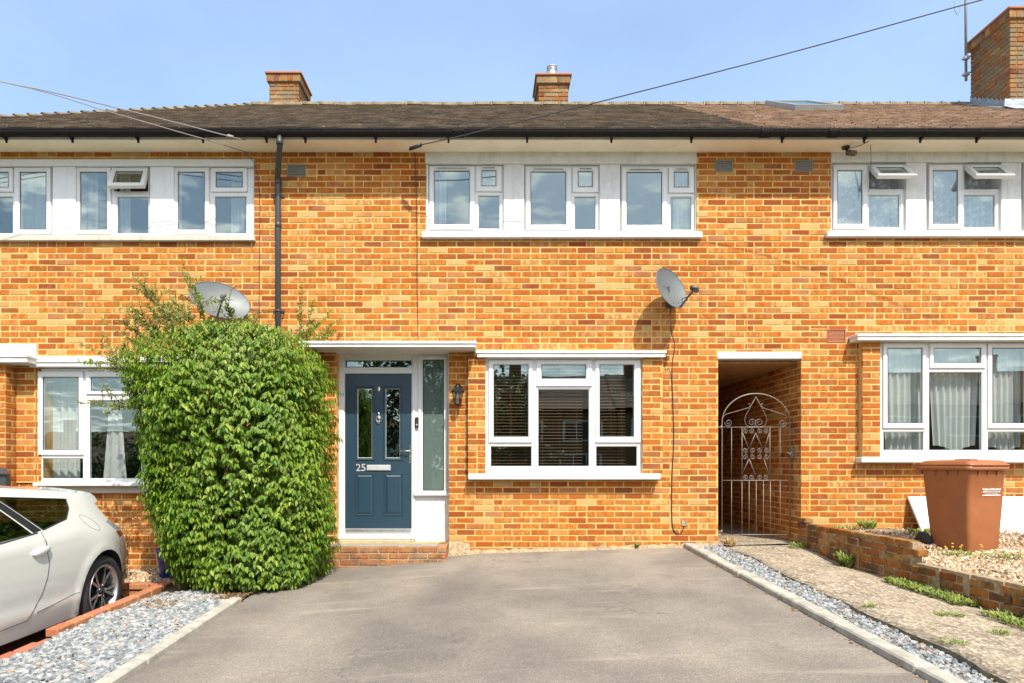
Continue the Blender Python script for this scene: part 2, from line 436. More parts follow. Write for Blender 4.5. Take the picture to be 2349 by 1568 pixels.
def m_asphalt():
    s = NT('driveway_asphalt'); p = s.pos()
    v = s.n('TexVoronoi', {'Vector': p.outputs[0], 'Scale': 150.})
    chips = s.ramp(v.outputs['Color'], [(0., (.14,.122,.10)), (.45, (.185,.162,.133)), (.8, (.23,.20,.165)), (1., (.36,.32,.26))])
    n = s.noise(p.outputs[0], 400, 2, .6)
    c = s.mix(.5, chips, s.ramp(n, [(.3, (.6,)), (.7, (1.3,))]), 'MULTIPLY')
    big = s.noise(s.pos((1, .8, 1)).outputs[0], .8, 6, .6)
    c = s.mix(.75, c, s.ramp(big, [(.36, (.66,.66,.68)), (.5, (.98,.97,.95)), (.64, (1.36,1.32,1.25))]), 'MULTIPLY')
    drag = s.noise(s.pos((.55, 5., 1)).outputs[0], 1.3, 4, .6)
    c = s.mix(s.ramp(drag, [(.58, (0.,)), (.74, (.42,))]), c, (.36,.31,.24))     # pale scrape marks across the drive
    oil = s.noise(s.pos().outputs[0], 2.1, 5, .6)
    c = s.mix(s.ramp(oil, [(.62, (0.,)), (.75, (.4,))]), c, (.10,.088,.074))
    wv = s.n('VectorMath', {0: p.outputs[0], 1: s.noise(p.outputs[0], 3., 4, .6).outputs['Color']}, operation='ADD')
    ck = s.n('TexVoronoi', {'Vector': wv.outputs[0], 'Scale': .42}, feature='DISTANCE_TO_EDGE')
    cm = s.math('MULTIPLY', s.ramp(ck.outputs['Distance'], [(.002, (.5,)), (.006, (0.,))]), s.ramp(s.noise(p.outputs[0], .9, 2), [(.5, (0.,)), (.58, (1.,))]))
    c = s.mix(cm, c, (.05,.045,.04))
    b = s.bump(v.outputs['Distance'], .4, .004)
    return s.done(c, .93, normal=b.outputs[0], spec=.25)
asphalt = m_asphalt()
def m_path():
    s = NT('worn_concrete_path'); p = s.pos()
    v = s.n('TexVoronoi', {'Vector': p.outputs[0], 'Scale': 48.})
    agg = s.ramp(v.outputs['Color'], [(0., (.10,.08,.055)), (.5, (.26,.21,.145)), (1., (.56,.49,.38))])
    n = s.noise(p.outputs[0], 2.3, 8, .7)
    c = s.mix(s.ramp(n, [(.42, (0.,)), (.66, (.62,))]), agg, (.36,.295,.205))
    n2 = s.noise(p.outputs[0], 5, 8, .7)
    c = s.mix(s.ramp(n2, [(.50, (0.,)), (.66, (.75,))]), c, (.13,.105,.07))
    b = s.bump(s.math('ADD', v.outputs['Distance'], s.math('MULTIPLY', n2, 2.)), .6, .008)
    return s.done(c, .95, normal=b.outputs[0], spec=.2)
path_m = m_path()
kerb_m = m_noise('kerb_concrete', (.27,.25,.20), (.42,.39,.32), 9, .92, .5, 120)
path_edge = m_noise('mossy_path_edge', (.09,.075,.04), (.22,.19,.12), 14, .95, .7, 80)
soil = m_noise('soil', (.06,.042,.027), (.14,.10,.062), 20, .98, .8, 60, .02)
grit = m_noise('gravel_base', (.16,.12,.08), (.34,.26,.17), 60, .98, .8, 90, .01)
slate_base = m_noise('slate_base', (.10,.105,.11), (.22,.23,.24), 60, .95, .8, 90, .01)
slab_m = m_noise('step_slab', (.20,.18,.15), (.32,.29,.24), 20, .95, .5, 120)
grass_m = m_noise('grass', (.04,.075,.016), (.09,.13,.03), 8, .95, .5, 50, .02)
road_m = m_noise('road_asphalt', (.045,.045,.045), (.07,.068,.065), 40, .9, .3)

def m_island(name, stops, rough=.8, trans=None, bump=0.):
    s = NT(name); r = rand_island(s)
    patch = s.noise(s.pos().outputs[0], 2.6, 3, .6)
    rr = s.math('ADD', s.math('MULTIPLY', s.math('SUBTRACT', patch, .5), .8), r); rr.use_clamp = True
    c = s.ramp(rr, stops)
    n = s.noise(s.pos().outputs[0], 120, 3, .6)
    c = s.mix(.4, c, s.ramp(n, [(.3, (.65,)), (.7, (1.25,))]), 'MULTIPLY')
    return s.done(c, rough, trans=(trans, None) if trans else None, spec=.35)
slate_m = m_island('slate_chip', [(0., (.11,.12,.122)), (.4, (.20,.212,.21)), (.75, (.29,.30,.295)), (.93, (.40,.39,.365)), (1., (.33,.25,.17))], .7)
gravel_m = m_island('tan_gravel', [(0., (.26,.16,.09)), (.35, (.42,.29,.17)), (.7, (.55,.42,.27)), (1., (.68,.58,.44))], .85)
leaf_m = m_island('shrub_leaf', [(0., (.08,.165,.012)), (.4, (.145,.26,.020)), (.75, (.22,.34,.030)), (1., (.36,.44,.06))], .40, .50)
leaf_pale = m_island('young_leaf', [(0., (.13,.17,.025)), (.5, (.20,.25,.04)), (1., (.30,.32,.08))], .45, .4)
weed_m = m_island('weed_leaf', [(0., (.10,.16,.02)), (.5, (.18,.25,.035)), (1., (.36,.36,.10))], .6, .3)
dry_m = m_island('dry_leaf', [(0., (.18,.08,.03)), (.5, (.36,.20,.07)), (1., (.50,.36,.18))], .8, .2)
stem_m = m_noise('twig_bark', (.12,.075,.035), (.26,.16,.07), 40, .9, .4)
tree_leaf = m_island('tree_leaf', [(0., (.03,.06,.012)), (.5, (.055,.10,.02)), (1., (.10,.15,.035))], .5, .25)
flower = m_plain('yellow_petal', (.65,.42,.03), .7)
paint_car = NT('pearl_white_paint')
_n = paint_car.noise(paint_car.pos().outputs[0], 900, 2)
paint_car = paint_car.done(paint_car.mix(paint_car.ramp(_n, [(.4, (0.,)), (.6, (1.,))]), (.57,.57,.52), (.60,.60,.55)), .24, .0, None, .5, 1.)
rim_m = m_plain('alloy_rim', (.62,.62,.61), .32, .85, var=.05)
rim_dark = m_plain('dark_alloy', (.05,.05,.055), .3, .7)
red_lens = m_plain('red_lens', (.20,.035,.03), .15, coat=.8)
grey_lens = m_plain('smoked_lens', (.22,.24,.25), .15, coat=.8)

# ------------------------------------------------------------------ ground heights
def H(x, y):
    if x > 0: h = .03*x
    elif x > -2.4: h = .06*x
    else: h = -.144+.03*(x+2.4)
    return h+.038*min(y, 0)
def sheet(name, x0, x1, y0, y1, nx, ny, zf, mat, smooth=True, parent=None):
    mb = MB()
    for j in range(ny+1):
        for i in range(nx+1):
            x = x0+(x1-x0)*i/nx; y = y0+(y1-y0)*j/ny; mb.vert(x, y, zf(x, y))
    for j in range(ny):
        for i in range(nx):
            a = j*(nx+1)+i; mb.face((a, a+1, a+nx+2, a+nx+1), smooth)
    return mb.build(name, mat, parent)
def gz(x, y): return -.78 if (y > -9.6 and abs(x) < 60) else -.46
ground = struct(sheet('ground', -220, 220, -220, 220, 44, 44, lambda x, y: -.80, grass_m))
XL, XR = -2.32, 2.46          # driveway edges
struct(sheet('driveway', XL, XR, -10.0, .02, 24, 50, lambda x, y: H(x, y), asphalt))
struct(sheet('road', -200, 200, -18, -10.02, 40, 4, lambda x, y: -.47+.03*max(-40, min(40, x))*.3, road_m))

# ------------------------------------------------------------------ brickwork
CH, CL, JT = .0743, .2304, .0120       # course height, brick pitch, joint
def brick_unit(mb, M, w, h, dep=.03, c=.005):
    """brick face w x h centred on the origin, front towards -y, open at the back"""
    n = len(mb.v); a, b = w/2, h/2
    ring0 = [(-a+c, 0, -b+c), (a-c, 0, -b+c), (a-c, 0, b-c), (-a+c, 0, b-c)]
    ring1 = [(-a, c, -b), (a, c, -b), (a, c, b), (-a, c, b)]
    ring2 = [(x, dep, z) for (x, y, z) in ring1]
    for p in ring0+ring1+ring2: mb.v.append(tuple(M @ Vector(p)))
    mb.face((n, n+1, n+2, n+3))
    for k in (0, 4):
        for j in range(4): mb.face((n+k+j, n+k+4+j, n+k+4+(j+1) % 4, n+k+(j+1) % 4))
_m = MB(); brick_unit(_m, Matrix(), CL-JT, CH-JT)
BRICK_MESH = _m.mesh('brick', brick)
def plane_M(O, U, N):
    """matrix taking (u, depth-into-wall, z) to world for a wall with origin O, direction U, outward normal N"""
    U = Vector(U); N = Vector(N)
    return Matrix(((U.x, -N.x, 0, O[0]), (U.y, -N.y, 0, O[1]), (0, 0, 1, O[2]), (0, 0, 0, 1)))
def lay(rect, holes, zbase=0., xoff=0., bond=True, half=False):
    """brick rectangles of a running bond in rect minus holes; list of (x0,x1,z0,z1,full)"""
    x0, x1, z0, z1 = rect; out = []
    k0 = math.floor((z0-zbase)/CH); k1 = math.ceil((z1-zbase)/CH)
    for k in range(k0, k1+1):
        za = zbase+k*CH; zb = za+CH-JT
        sh = (k % 2)*CL/2 if bond else 0
        i0 = math.floor((x0-xoff-sh)/CL)-1; i1 = math.ceil((x1-xoff-sh)/CL)+1
        for i in range(i0, i1+1):
            xa = xoff+sh+i*CL; xb = xa+CL-JT
            # now and then a pair of headers instead of a stretcher
            cuts = [(xa, xb)]
            if half or random.random() < .05: cuts = [(xa, xa+CL/2-JT), (xa+CL/2, xb)]
            for (p, q) in cuts:
                a, b, c, d = max(p, x0), min(q, x1), max(za, z0), min(zb, z1)
                if b-a < .02 or d-c < .018: continue
                near = [h for h in holes if h[0] < b and h[1] > a and h[2] < d and h[3] > c]
                for r in (minus((a, b, c, d), near) if near else [(a, b, c, d)]):
                    if r[1]-r[0] < .022 or r[3]-r[2] < .018: continue
                    out.append((*r, abs((r[1]-r[0])-(CL-JT)) < 1e-6 and abs((r[3]-r[2])-(CH-JT)) < 1e-6))
    return out
def jitterM(cx, cz, proud=.0):
    return Matrix.Translation((cx+rnd(-.0015, .0015), -.003-rnd(0, .0035)-proud, cz+rnd(-.0012, .0012))) @ \
           Matrix.Rotation(rnd(-.006, .006), 4, 'Y') @ Matrix.Rotation(rnd(-.008, .008), 4, 'Z')
def wall_face(name, house, PM, rect, holes, thick, keep=0, mat=None, mm=None, zbase=0., xoff=0., score=None, half=False, parts_done=None):
    """a wall part: mortar body + bricks in front of it (bricks stand 6 mm proud); 'keep' bricks as objects of their own"""
    mat = mat or brick; mm = mm or mortar
    mb = MB()
    for (a, b, c, d) in minus(rect, holes): mb.box(a, b, -.0015, thick, c, d, M=PM)
    w = mb.build(name, mm, house)
    bl = lay(rect, holes, zbase, xoff, half=half)
    idx = set()
    if keep:
        full = [i for i, b in enumerate(bl) if b[4] and (score is None or score(b) is not None)]
        full.sort(key=lambda i: score(bl[i]) if score else 0)
        idx = set(full[:keep])
    rest = MB()
    for i, (a, b, c, d, f) in enumerate(bl):
        M = PM @ jitterM((a+b)/2, (c+d)/2)
        if i in idx:
            o = link('brick', BRICK_MESH, w, M)
        else: brick_unit(rest, M, b-a, d-c)
    if rest.v: stuff(rest.build('brickwork', mat, w))
    return w

ZB, ZE = -.62, PZ(350)            # bottom of the walls, soffit height
XA, XB1, XB2, XC = -7.75, PX(640), 3.25, 9.45
FRONT = plane_M((0, 0, 0), (1, 0, 0), (0, -1, 0))

house_l = thing('terraced_house', 'left end terraced house with hipped roof, behind the shrub and white car', 'house', (-5.1, 3.4, ZB))
house_m = thing('terraced_house', 'middle terraced house with blue front door numbered 25', 'house', (.4, 3.4, ZB))
house_r = thing('terraced_house', 'right terraced house with roof window and lace curtains, behind the brown bin', 'house', (6.3, 3.4, ZB))

# openings in the front plane
up_m = PR(977, 352, 1598, 546); up_l = PR(-67, 364, 583, 553); up_r = PR(1906, 349, 2527, 543)
door_h = PR(772, 800, 1030, 1246); bay_m = PR(1092, 815, 1502, 1095); pas = PR(1647, 812, 1838, 1330)
bay_l = PR(95, 838, 430, 1125); bay_r = PR(1997, 775, 2372, 1055)
ldoor = PR(-300, 800, -60, 1260)
vents = [PR(659, 378, 702, 406), PR(1640, 368, 1681, 395), PR(1823, 368, 1865, 395), PR(1897, 755, 1940, 786)]
def vis_mid(b):
    x, z = (b[0]+b[1])/2, (b[2]+b[3])/2
    px, py = VX+x/S, VY-(z-CZ)/S
    if px < 770 and py > 740: return None
    return abs(px-1230)/1.2+abs(py-900)*1.1
def vis_l(b):
    x, z = (b[0]+b[1])/2, (b[2]+b[3])/2
    px, py = VX+x/S, VY-(z-CZ)/S
    if px < 5 or (py > 745 and px > 110) or py > 1050: return None
    return abs(px-420)/1.5+abs(py-640)
def vis_r(b):
    x, z = (b[0]+b[1])/2, (b[2]+b[3])/2
    px, py = VX+x/S, VY-(z-CZ)/S
    if px > 2345 or py > 1190: return None
    return abs(px-1930)/1.4+abs(py-680)
wall_face('front_wall', house_l, FRONT, (XA, XB1, ZB, ZE), [up_l, bay_l, ldoor, vents[0]], .25, 300, score=vis_l)
wall_face('front_wall', house_m, FRONT, (XB1, XB2, ZB, ZE), [up_m, door_h, bay_m, pas, vents[0], vents[1]], .25, 300, score=vis_mid)
wall_face('front_wall', house_r, FRONT, (XB2, XC, ZB, ZE), [up_r, bay_r, pas, vents[2], vents[3]], .25, 300, score=vis_r)

# shells: party walls, floors, partitions (dim rooms behind the glass)
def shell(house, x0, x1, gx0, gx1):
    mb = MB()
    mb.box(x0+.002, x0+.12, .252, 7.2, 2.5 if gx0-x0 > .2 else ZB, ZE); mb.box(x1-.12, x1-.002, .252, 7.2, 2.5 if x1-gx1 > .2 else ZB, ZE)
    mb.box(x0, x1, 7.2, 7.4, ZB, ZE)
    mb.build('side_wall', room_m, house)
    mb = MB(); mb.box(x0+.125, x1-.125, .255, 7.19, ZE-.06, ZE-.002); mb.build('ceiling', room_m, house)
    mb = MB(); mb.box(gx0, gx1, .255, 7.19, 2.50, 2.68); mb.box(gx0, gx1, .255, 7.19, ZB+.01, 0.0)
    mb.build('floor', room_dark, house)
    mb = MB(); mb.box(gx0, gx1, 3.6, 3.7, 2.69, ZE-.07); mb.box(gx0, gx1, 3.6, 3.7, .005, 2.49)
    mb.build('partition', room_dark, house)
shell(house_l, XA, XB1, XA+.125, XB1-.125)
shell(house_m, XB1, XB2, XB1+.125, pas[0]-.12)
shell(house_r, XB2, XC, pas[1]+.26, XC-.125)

# passage between the middle and right house
pz1 = PZ(831)
mb = MB(); mb.box(pas[0]-.115, pas[0], .255, 7.15, ZB, pz1+.02); mb.build('passage_wall', brick, house_m)
PASR = plane_M((pas[1], 0, 0), (0, -1, 0), (-1, 0, 0))      # u runs towards the viewer, faces -x
wall_face('passage_wall', house_r, PASR, (-7.0, -.002, ZB, pz1+.02), [], .24, 0, xoff=.04)
mb = MB()
for i in range(9):
    y = .14+i*.78; mb2 = MB(); mb2.box(pas[0]+.002, pas[1]-.012, y, y+.774, pz1, pz1+.03); mb2.build('ceiling_board', wood_dark, house_m)
mb = MB(); mb.box(pas[0]+.002, pas[1]-.01, 7.0, 7.1, ZB, pz1-.01); mb.build('passage_back_door', wood_dark, house_m)
struct(sheet('passage_floor', pas[0]-.05, pas[1]+.05, -.02, 7.0, 2, 8, lambda x, y: H(x, 0)+.004, path_m))
mb = MB(); mb.cbox(pas[0]-.01, pas[1], -.014, .13, PZ(824), PZ(808), .006); mb.build('passage_lintel', paint, house_m)

# ------------------------------------------------------------------ windows
GL = .0
def pane(parent, r, Y, mat=glass, M=None):
    mb = MB(); mb.box(r[0]-.006, r[1]+.006, Y, Y+.006, r[2]-.006, r[3]+.006)
    return mb.build('pane', mat, parent, M)
def sash_prof(w, Y, proud=.022):
    return [(0, Y+.03), (0, Y-proud+.007), (.007, Y-proud), (w-.016, Y-proud), (w-.004, Y-proud+.014), (w, Y-proud+.016), (w, Y+.03)]
def window(house, outer, Y, cells, parent_name='window', mat=upvc, vent=False, pmat=glass):
    """outer: photo rectangle of the frame; cells: (kind, sash rect or None, glass rect, tilt)"""
    O = PR(*outer, Y)
    holes = []
    for c in cells:
        if c[0] == 'fixed':
            g = PR(*c[2], Y); holes.append((g[0]-.012, g[1]+.012, g[2]-.012, g[3]+.012))
        else:
            q = PR(*c[1], Y); holes.append((q[0]+.012, q[1]-.012, q[2]+.012, q[3]-.012))
    mb = MB()
    for (a, b, c_, d) in minus(O, holes): mb.box(a, b, Y, Y+.07, c_, d)
    w = mb.build(parent_name, mat, house)
    for c in cells:
        g = PR(*c[2], Y)
        if c[0] == 'fixed':
            mb = MB(); mb.ring((g[0]-.013, g[1]+.013, g[2]-.013, g[3]+.013), [(0, Y+.03), (0, Y+.002), (.013, Y+.014), (.013, Y+.03)])
            mb.build('glazing_bead', mat, w)
            pane(w, g, Y+.022, pmat)
            mb = MB(); mb.ring((g[0]-.004, g[1]+.004, g[2]-.004, g[3]+.004), [(0, Y+.013), (.006, Y+.016), (.006, Y+.021)]); mb.build('gasket', black_pl, w)
        else:
            q = PR(*c[1], Y); wd = min(g[0]-q[0], q[1]-g[1], g[2]-q[2], q[3]-g[3])
            M = None; hz = (q[3], Y)
            mb = MB()
            wl, wr, wb, wt = g[0]-q[0], q[1]-g[1], g[2]-q[2], q[3]-g[3]
            # sash: mitred ring with its own width on every side
            pr = [(0., Y+.03), (0., Y-.015), (.06, Y-.022), (.72, Y-.022), (.93, Y-.008), (1., Y-.006), (1., Y+.03)]
            rg = []
            for (f, y) in pr:
                k = len(mb.v); mb.v += [(q[0]+wl*f, y, q[2]+wb*f), (q[1]-wr*f, y, q[2]+wb*f), (q[1]-wr*f, y, q[3]-wt*f), (q[0]+wl*f, y, q[3]-wt*f)]; rg.append(k)
            for a, b in zip(rg, rg[1:]):
                for j in range(4): mb.face((a+j, a+(j+1) % 4, b+(j+1) % 4, b+j))
            if len(c) > 3 and c[3]:
                hinge = Vector((0, Y-.01, q[3]))
                M = Matrix.Translation(hinge) @ Matrix.Rotation(-c[3], 4, 'X') @ Matrix.Translation(-hinge)
            s_ = mb.build('sash', mat, w, M)
            pane(w, g, Y-.002, pmat, M)
            mb = MB(); mb.ring((g[0]-.005, g[1]+.005, g[2]-.005, g[3]+.005), [(0, Y-.009), (.007, Y-.007), (.007, Y-.003)]); mb.build('gasket', black_pl, w, M)
            if vent and (q[1]-q[0]) > .25:
                mx_ = (g[0]+g[1])/2; vw = (g[1]-g[0])*.47
                mb = MB(); mb.cbox(mx_-vw, mx_+vw, Y-.036, Y-.022, g[3]+.022, g[3]+.04, .003)
                mb.build('trickle_vent', mat, w)
                mb = MB(); mb.box(mx_-vw*.9, mx_+vw*.9, Y-.0385, Y-.0355, g[3]+.024, g[3]+.030); mb.build('vent_slot', black_pl, w)
            elif vent:
                mx_ = (g[0]+g[1])/2; vw = (g[1]-g[0])*.62
                mb = MB(); mb.cbox(mx_-vw, mx_+vw, Y-.036, Y-.022, g[3]+.022, g[3]+.04, .003)
                mb.build('trickle_vent', mat, w)
                mb = MB(); mb.box(mx_-vw*.9, mx_+vw*.9, Y-.0385, Y-.0355, g[3]+.024, g[3]+.030); mb.build('vent_slot', black_pl, w)
    return w

YW = .05
# middle house, upper: three windows in one rendered band
head = PR(977, 353, 1598, 376)
mb = MB(); mb.cbox(head[0]-.01, head[1], -.012, .24, head[2], head[3]+.03, .006); mb.build('window_head', render_w, house_m)
for (a, b) in ((977, 982), (1155, 1203), (1376, 1423), (1596, 1598)):
    r = PR(a, 376, b, 538); mb = MB(); mb.cbox(r[0], r[1], .012, .24, r[2], r[3]-.001, .004); mb.build('window_pier', render_w, house_m)
sl = PR(967, 532, 1611, 546, -.06); mb = MB(); mb.cbox(sl[0], sl[1], -.075, .10, sl[2], sl[3], .008); mb.build('window_sill', paint, house_m)
for (x0, dx, dy) in ((983, 0, 0), (1204, 221, 2), (1424, 441, 3)):
    window(house_m, (x0, 376, 983+dx+171, 533+min(dy, 1)), YW, [
        ('casement', (985+dx, 383+dy, 1089+dx, 528+dy), (997+dx, 394+dy, 1076+dx, 514+dy)),
        ('casement', (1092+dx, 383+dy, 1151+dx, 441+dy), (1106+dx, 393+dy, 1137+dx, 427+dy)),
        ('fixed', None, (1098+dx, 450+dy, 1145+dx, 524+dy))], vent=True)
# left house, upper
head = PR(-67, 366, 583, 382)
mb = MB(); mb.cbox(head[0], head[1]+.003, -.014, .24, head[2], head[3], .006); mb.build('window_head', upvc, house_l)
for (a, b) in ((-67, -60), (119.5, 172.5), (343, 398), (582.3, 583.5)):
    r = PR(a, 382, b, 543); mb = MB(); mb.cbox(r[0], r[1], .010, .24, r[2], r[3], .002)
    if b-a > 20: mb.box((r[0]*.38+r[1]*.62)-.002, (r[0]*.38+r[1]*.62)+.002, .006, .02, r[2], r[3])
    mb.build('window_panel', upvc, house_l)
sl = PR(-75, 543, 584, 553, -.05); mb = MB(); mb.cbox(sl[0], sl[1], -.06, .10, sl[2], sl[3]+.012, .008); mb.build('window_sill', concrete_sill, house_l)
window(house_l, (398, 382, 582.3, 543), YW, [('casement', (399, 386, 481, 540), (410, 397, 469, 527)),
    ('casement', (486, 387, 568, 442), (497, 397, 556, 430)), ('fixed', None, (493, 452, 564, 535))])
window(house_l, (172.5, 382, 343, 543), YW, [('casement', (173.5, 386, 256, 540), (186, 397, 245, 527)),
    ('casement', (259, 387, 342, 442), (270, 397, 330, 430), R(24)), ('fixed', None, (268.5, 452, 339, 535))])
window(house_l, (-60, 382, 119.5, 543), YW, [('casement', (34.5, 386, 118.5, 540), (47.5, 397, 106, 527)),
    ('casement', (-48, 387, 32, 442), (-37, 397, 20, 430)), ('fixed', None, (-42, 452, 28, 535))])
# right house, upper
head = PR(1906, 350, 2527, 372)
mb = MB(); mb.cbox(head[0], head[1], -.012, .24, head[2], head[3]+.03, .006); mb.build('window_head', render_w, house_r)
for (a, b) in ((1906, 1909), (2080, 2127), (2299, 2345), (2520, 2527)):
    r = PR(a, 372, b, 533); mb = MB(); mb.cbox(r[0], r[1], .012, .24, r[2], r[3], .004); mb.build('window_pier', render_w, house_r)
sl = PR(1897, 531, 2535, 544, -.06); mb = MB(); mb.cbox(sl[0], sl[1], -.075, .10, sl[2], sl[3], .008); mb.build('window_sill', paint, house_r)
for dx in (0, 219, 438):
    window(house_r, (1909+dx, 372, 2080+dx-(1 if dx else 0), 531), YW, [
        ('casement', (1910+dx, 380, 1987+dx, 526), (1921+dx, 393, 1976+dx, 514)),
        ('casement', (1991+dx, 380, 2078+dx, 437), (2004+dx, 392, 2064+dx, 424), R(44) if dx < 300 else R(10)),
        ('fixed', None, (1994+dx, 448, 2064+dx, 521))])

# ---- ground-floor box bays
def bay(house, px0, px1, wx0, wx1, ytop, ysill, YF=-.10, zb=0., sill_x=None, sill_h=13, sillmat=None):
    """brick cheeks either side of the window, standing proud of the wall on the sill"""
    for (a, b) in ((px0, wx0), (wx1, px1)):
        r = PR(a, ytop, b, ysill, YF)
        PMf = plane_M((0, YF, 0), (1, 0, 0), (0, -1, 0))
        wall_face('bay_cheek', house, PMf, (r[0], r[1], r[2], r[3]), [], .099, 0, xoff=r[0], half=False, mm=mortar)
    s0, s1 = sill_x or (px0, px1)
    r = PR(s0, ysill, s1, ysill+sill_h, -.14); mb = MB(); mb.cbox(r[0], r[1], -.15, .16, r[2], r[3], .008)
    mb.build('window_sill', sillmat or paint, house)
bay(house_m, 1074, 1520, 1114, 1474, 819, 1087, sill_x=(1074, 1515), sill_h=14)
bay(house_r, 1979, 2408, 2019, 2368, 778, 1049, sill_x=(1976, 2412))
bay(house_l, 38, 470, 81, 445, 842, 1108, YF=-.02, sill_x=(75, 452), sill_h=8)
r = PR(80, 1116, 450, 1131, -.05); mb = MB(); mb.box(r[0], r[1], -.055, .1, r[2], r[3]); mb.build('sill_band', concrete_sill, house_l)
YB = -.05
window(house_m, (1114, 822, 1474, 1087), YB, [
    ('casement', (1121, 827, 1221, 1016), (1133, 838, 1211, 1002)), ('fixed', None, (1126, 1025, 1219, 1070)),
    ('casement', (1230, 827, 1358, 887), (1243, 838, 1343, 869)), ('fixed', None, (1235, 894, 1351, 1070)),
    ('casement', (1365, 827, 1469, 1016), (1376, 838, 1453, 1002)), ('fixed', None, (1368, 1025, 1461, 1070))], vent=False)
window(house_r, (2019, 784, 2368, 1049), YB, [
    ('casement', (2024, 788, 2121, 983), (2036, 800, 2114, 971)), ('fixed', None, (2028, 992, 2119, 1033)),
    ('casement', (2131, 788, 2260, 845), (2142, 800, 2248, 833)), ('fixed', None, (2133, 855, 2253, 1033)),
    ('casement', (2264, 788, 2362, 983), (2276, 800, 2352, 971)), ('fixed', None, (2268, 992, 2358, 1033))])
window(house_l, (81, 846, 445, 1108), 0.0, [
    ('casement', (89, 853, 193, 1044), (100, 867, 180, 1032)), ('fixed', None, (97, 1053, 189, 1098)),
    ('casement', (199, 853, 328, 905), (210, 867, 316, 898)), ('fixed', None, (205, 920, 323, 1098)),
    ('casement', (334, 853, 437, 1044), (346, 867, 425, 1032)), ('fixed', None, (337, 1053, 430, 1098))])
# bay canopies (thin flat heads with a metal drip edge)
def canopy(house, x0, x1, yt, yb, YF, name='bay_canopy', back=.0, mat=None, top=None):
    r = PR(x0, yt, x1, yb, YF)
    mb = MB(); mb.cbox(r[0], r[1], YF, back, r[2], r[3], .006)
    o = mb.build(name, mat or paint, house)
    mb = MB(); mb.cbox(r[0]-.012, r[1]+.012, YF-.014, back, r[3]-.022, r[3]+.010, .004); mb.build('drip_edge', top or paint, o)
    return o
canopy(house_m, 1094, 1527, 807, 820, -.17)
canopy(house_r, 1968, 2430, 768, 781, -.20)
canopy(house_l, 66, 480, 828, 842, -.12)
mb = MB(); r = PR(66, 818, 480, 829, -.03); mb.cbox(r[0], r[1], -.04, .0, r[2], r[3], .004); mb.build('lead_flashing', paint, house_l)
# left house: porch canopy, white upstand and brick porch pier at the edge of the picture
c = canopy(house_l, -330, 62, 816, 832, -.30, 'door_canopy')
mb = MB(); r = PR(-330, 790, 85, 822, -.01); mb.cbox(r[0], r[1], -.03, -.0085, r[2], r[3], .004); mb.build('canopy_upstand', paint, house_l)
pr = PR(-60, 838, 14, 1420, -.20)
PP = plane_M((0, -.20, 0), (1, 0, 0), (0, -1, 0))
xr = PX(38, 0)
wall_face('porch_pier', house_l, PP, (pr[0], xr, ZB, PZ(838)), [], .195, 0, xoff=.1)
PS = plane_M((xr, -.20, 0), (0, 1, 0), (1, 0, 0))
wall_face('porch_pier', house_l, PS, (.002, .196, ZB, PZ(838)), [], .02, 0, xoff=0.)
mb = MB(); r = PR(-320, 800, -40, 1270, .16); mb.box(r[0], r[1], .16, .22, r[2], r[3]); mb.build('front_door', upvc, house_l)

# ------------------------------------------------------------------ middle house front door
YD = .16
c = canopy(house_m, 689, 1091, 785, 797, -.385, 'door_canopy', back=.20)
hx0, hx1 = door_h[0]-.03, door_h[1]+.01
frame_out = (hx0, hx1, PZ(1240, YD), PZ(806, YD))
Rd = lambda *a: PR(*a, YD)
leaf = Rd(791.7, 858, 943.5, 1213)
fan = Rd(793, 828, 944, 843); side = Rd(970, 826, 1018, 1126)
under = Rd(952, 1142, 1029, 1240)
mb = MB()
for q in minus(frame_out, [(leaf[0]-.004, leaf[1]+.004, leaf[2]-.004, leaf[3]+.004), fan, side, (under[0], hx1+1, frame_out[2]-1, under[3])]):
    mb.box(q[0], q[1], YD, YD+.075, q[2], q[3])
dframe = mb.build('door_frame', upvc, house_m)
for (a, b, cc, dd) in ((Rd(775, 806, 789, 1238)), (Rd(947, 806, 952, 1238))):   # raised edges of the frame
    mb = MB(); mb.cbox(a, b, YD-.014, YD-.001, cc, dd, .003); mb.build('frame_edge', upvc, dframe)
mb = MB(); mb.ring((side[0]-.055, side[1]+.04, side[2]-.05, side[3]+.045), [(0, YD), (0, YD-.018), (.006, YD-.022), (.03, YD-.022), (.038, YD-.012), (.038, YD)]); mb.build('sidelight_frame', upvc, dframe)
pane(dframe, fan, YD+.03); pane(dframe, side, YD+.02, glass_dark)
for q in (fan, side):
    mb = MB(); mb.ring((q[0]-.001, q[1]+.001, q[2]-.001, q[3]+.001), [(0, YD-.002), (.006, YD+.004), (.006, YD+.018)]); mb.build('gasket', black_pl, dframe)
q = Rd(950, 1128, 1031, 1141); mb = MB(); mb.cbox(q[0], hx1, YD-.05, YD+.02, q[2]+.02, q[3], .006); mb.build('sidelight_sill', upvc, dframe)
mb = MB(); mb.box(under[0]+.002, hx1, YD+.006, YD+.075, under[2]-.03, under[3]+.0); mb.build('render_panel', render_w, house_m)
mb = MB(); q = Rd(776, 1217, 951, 1238); mb.cbox(q[0], q[1], YD-.07, YD+.06, q[2]+.012, q[3]-.05, .006); mb.build('door_sill', upvc, dframe)
mb = MB(); mb.box(q[0]+.005, q[1]-.005, YD-.06, YD+.06, q[2]-.02, q[2]+.010); mb.build('threshold', concrete_sill, dframe)
mb = MB(); q = Rd(793, 1214, 943, 1219); mb.cbox(q[0], q[1], YD-.02, YD+.03, q[2]-.012, q[3], .003); mb.build('weather_bar', alu, dframe)
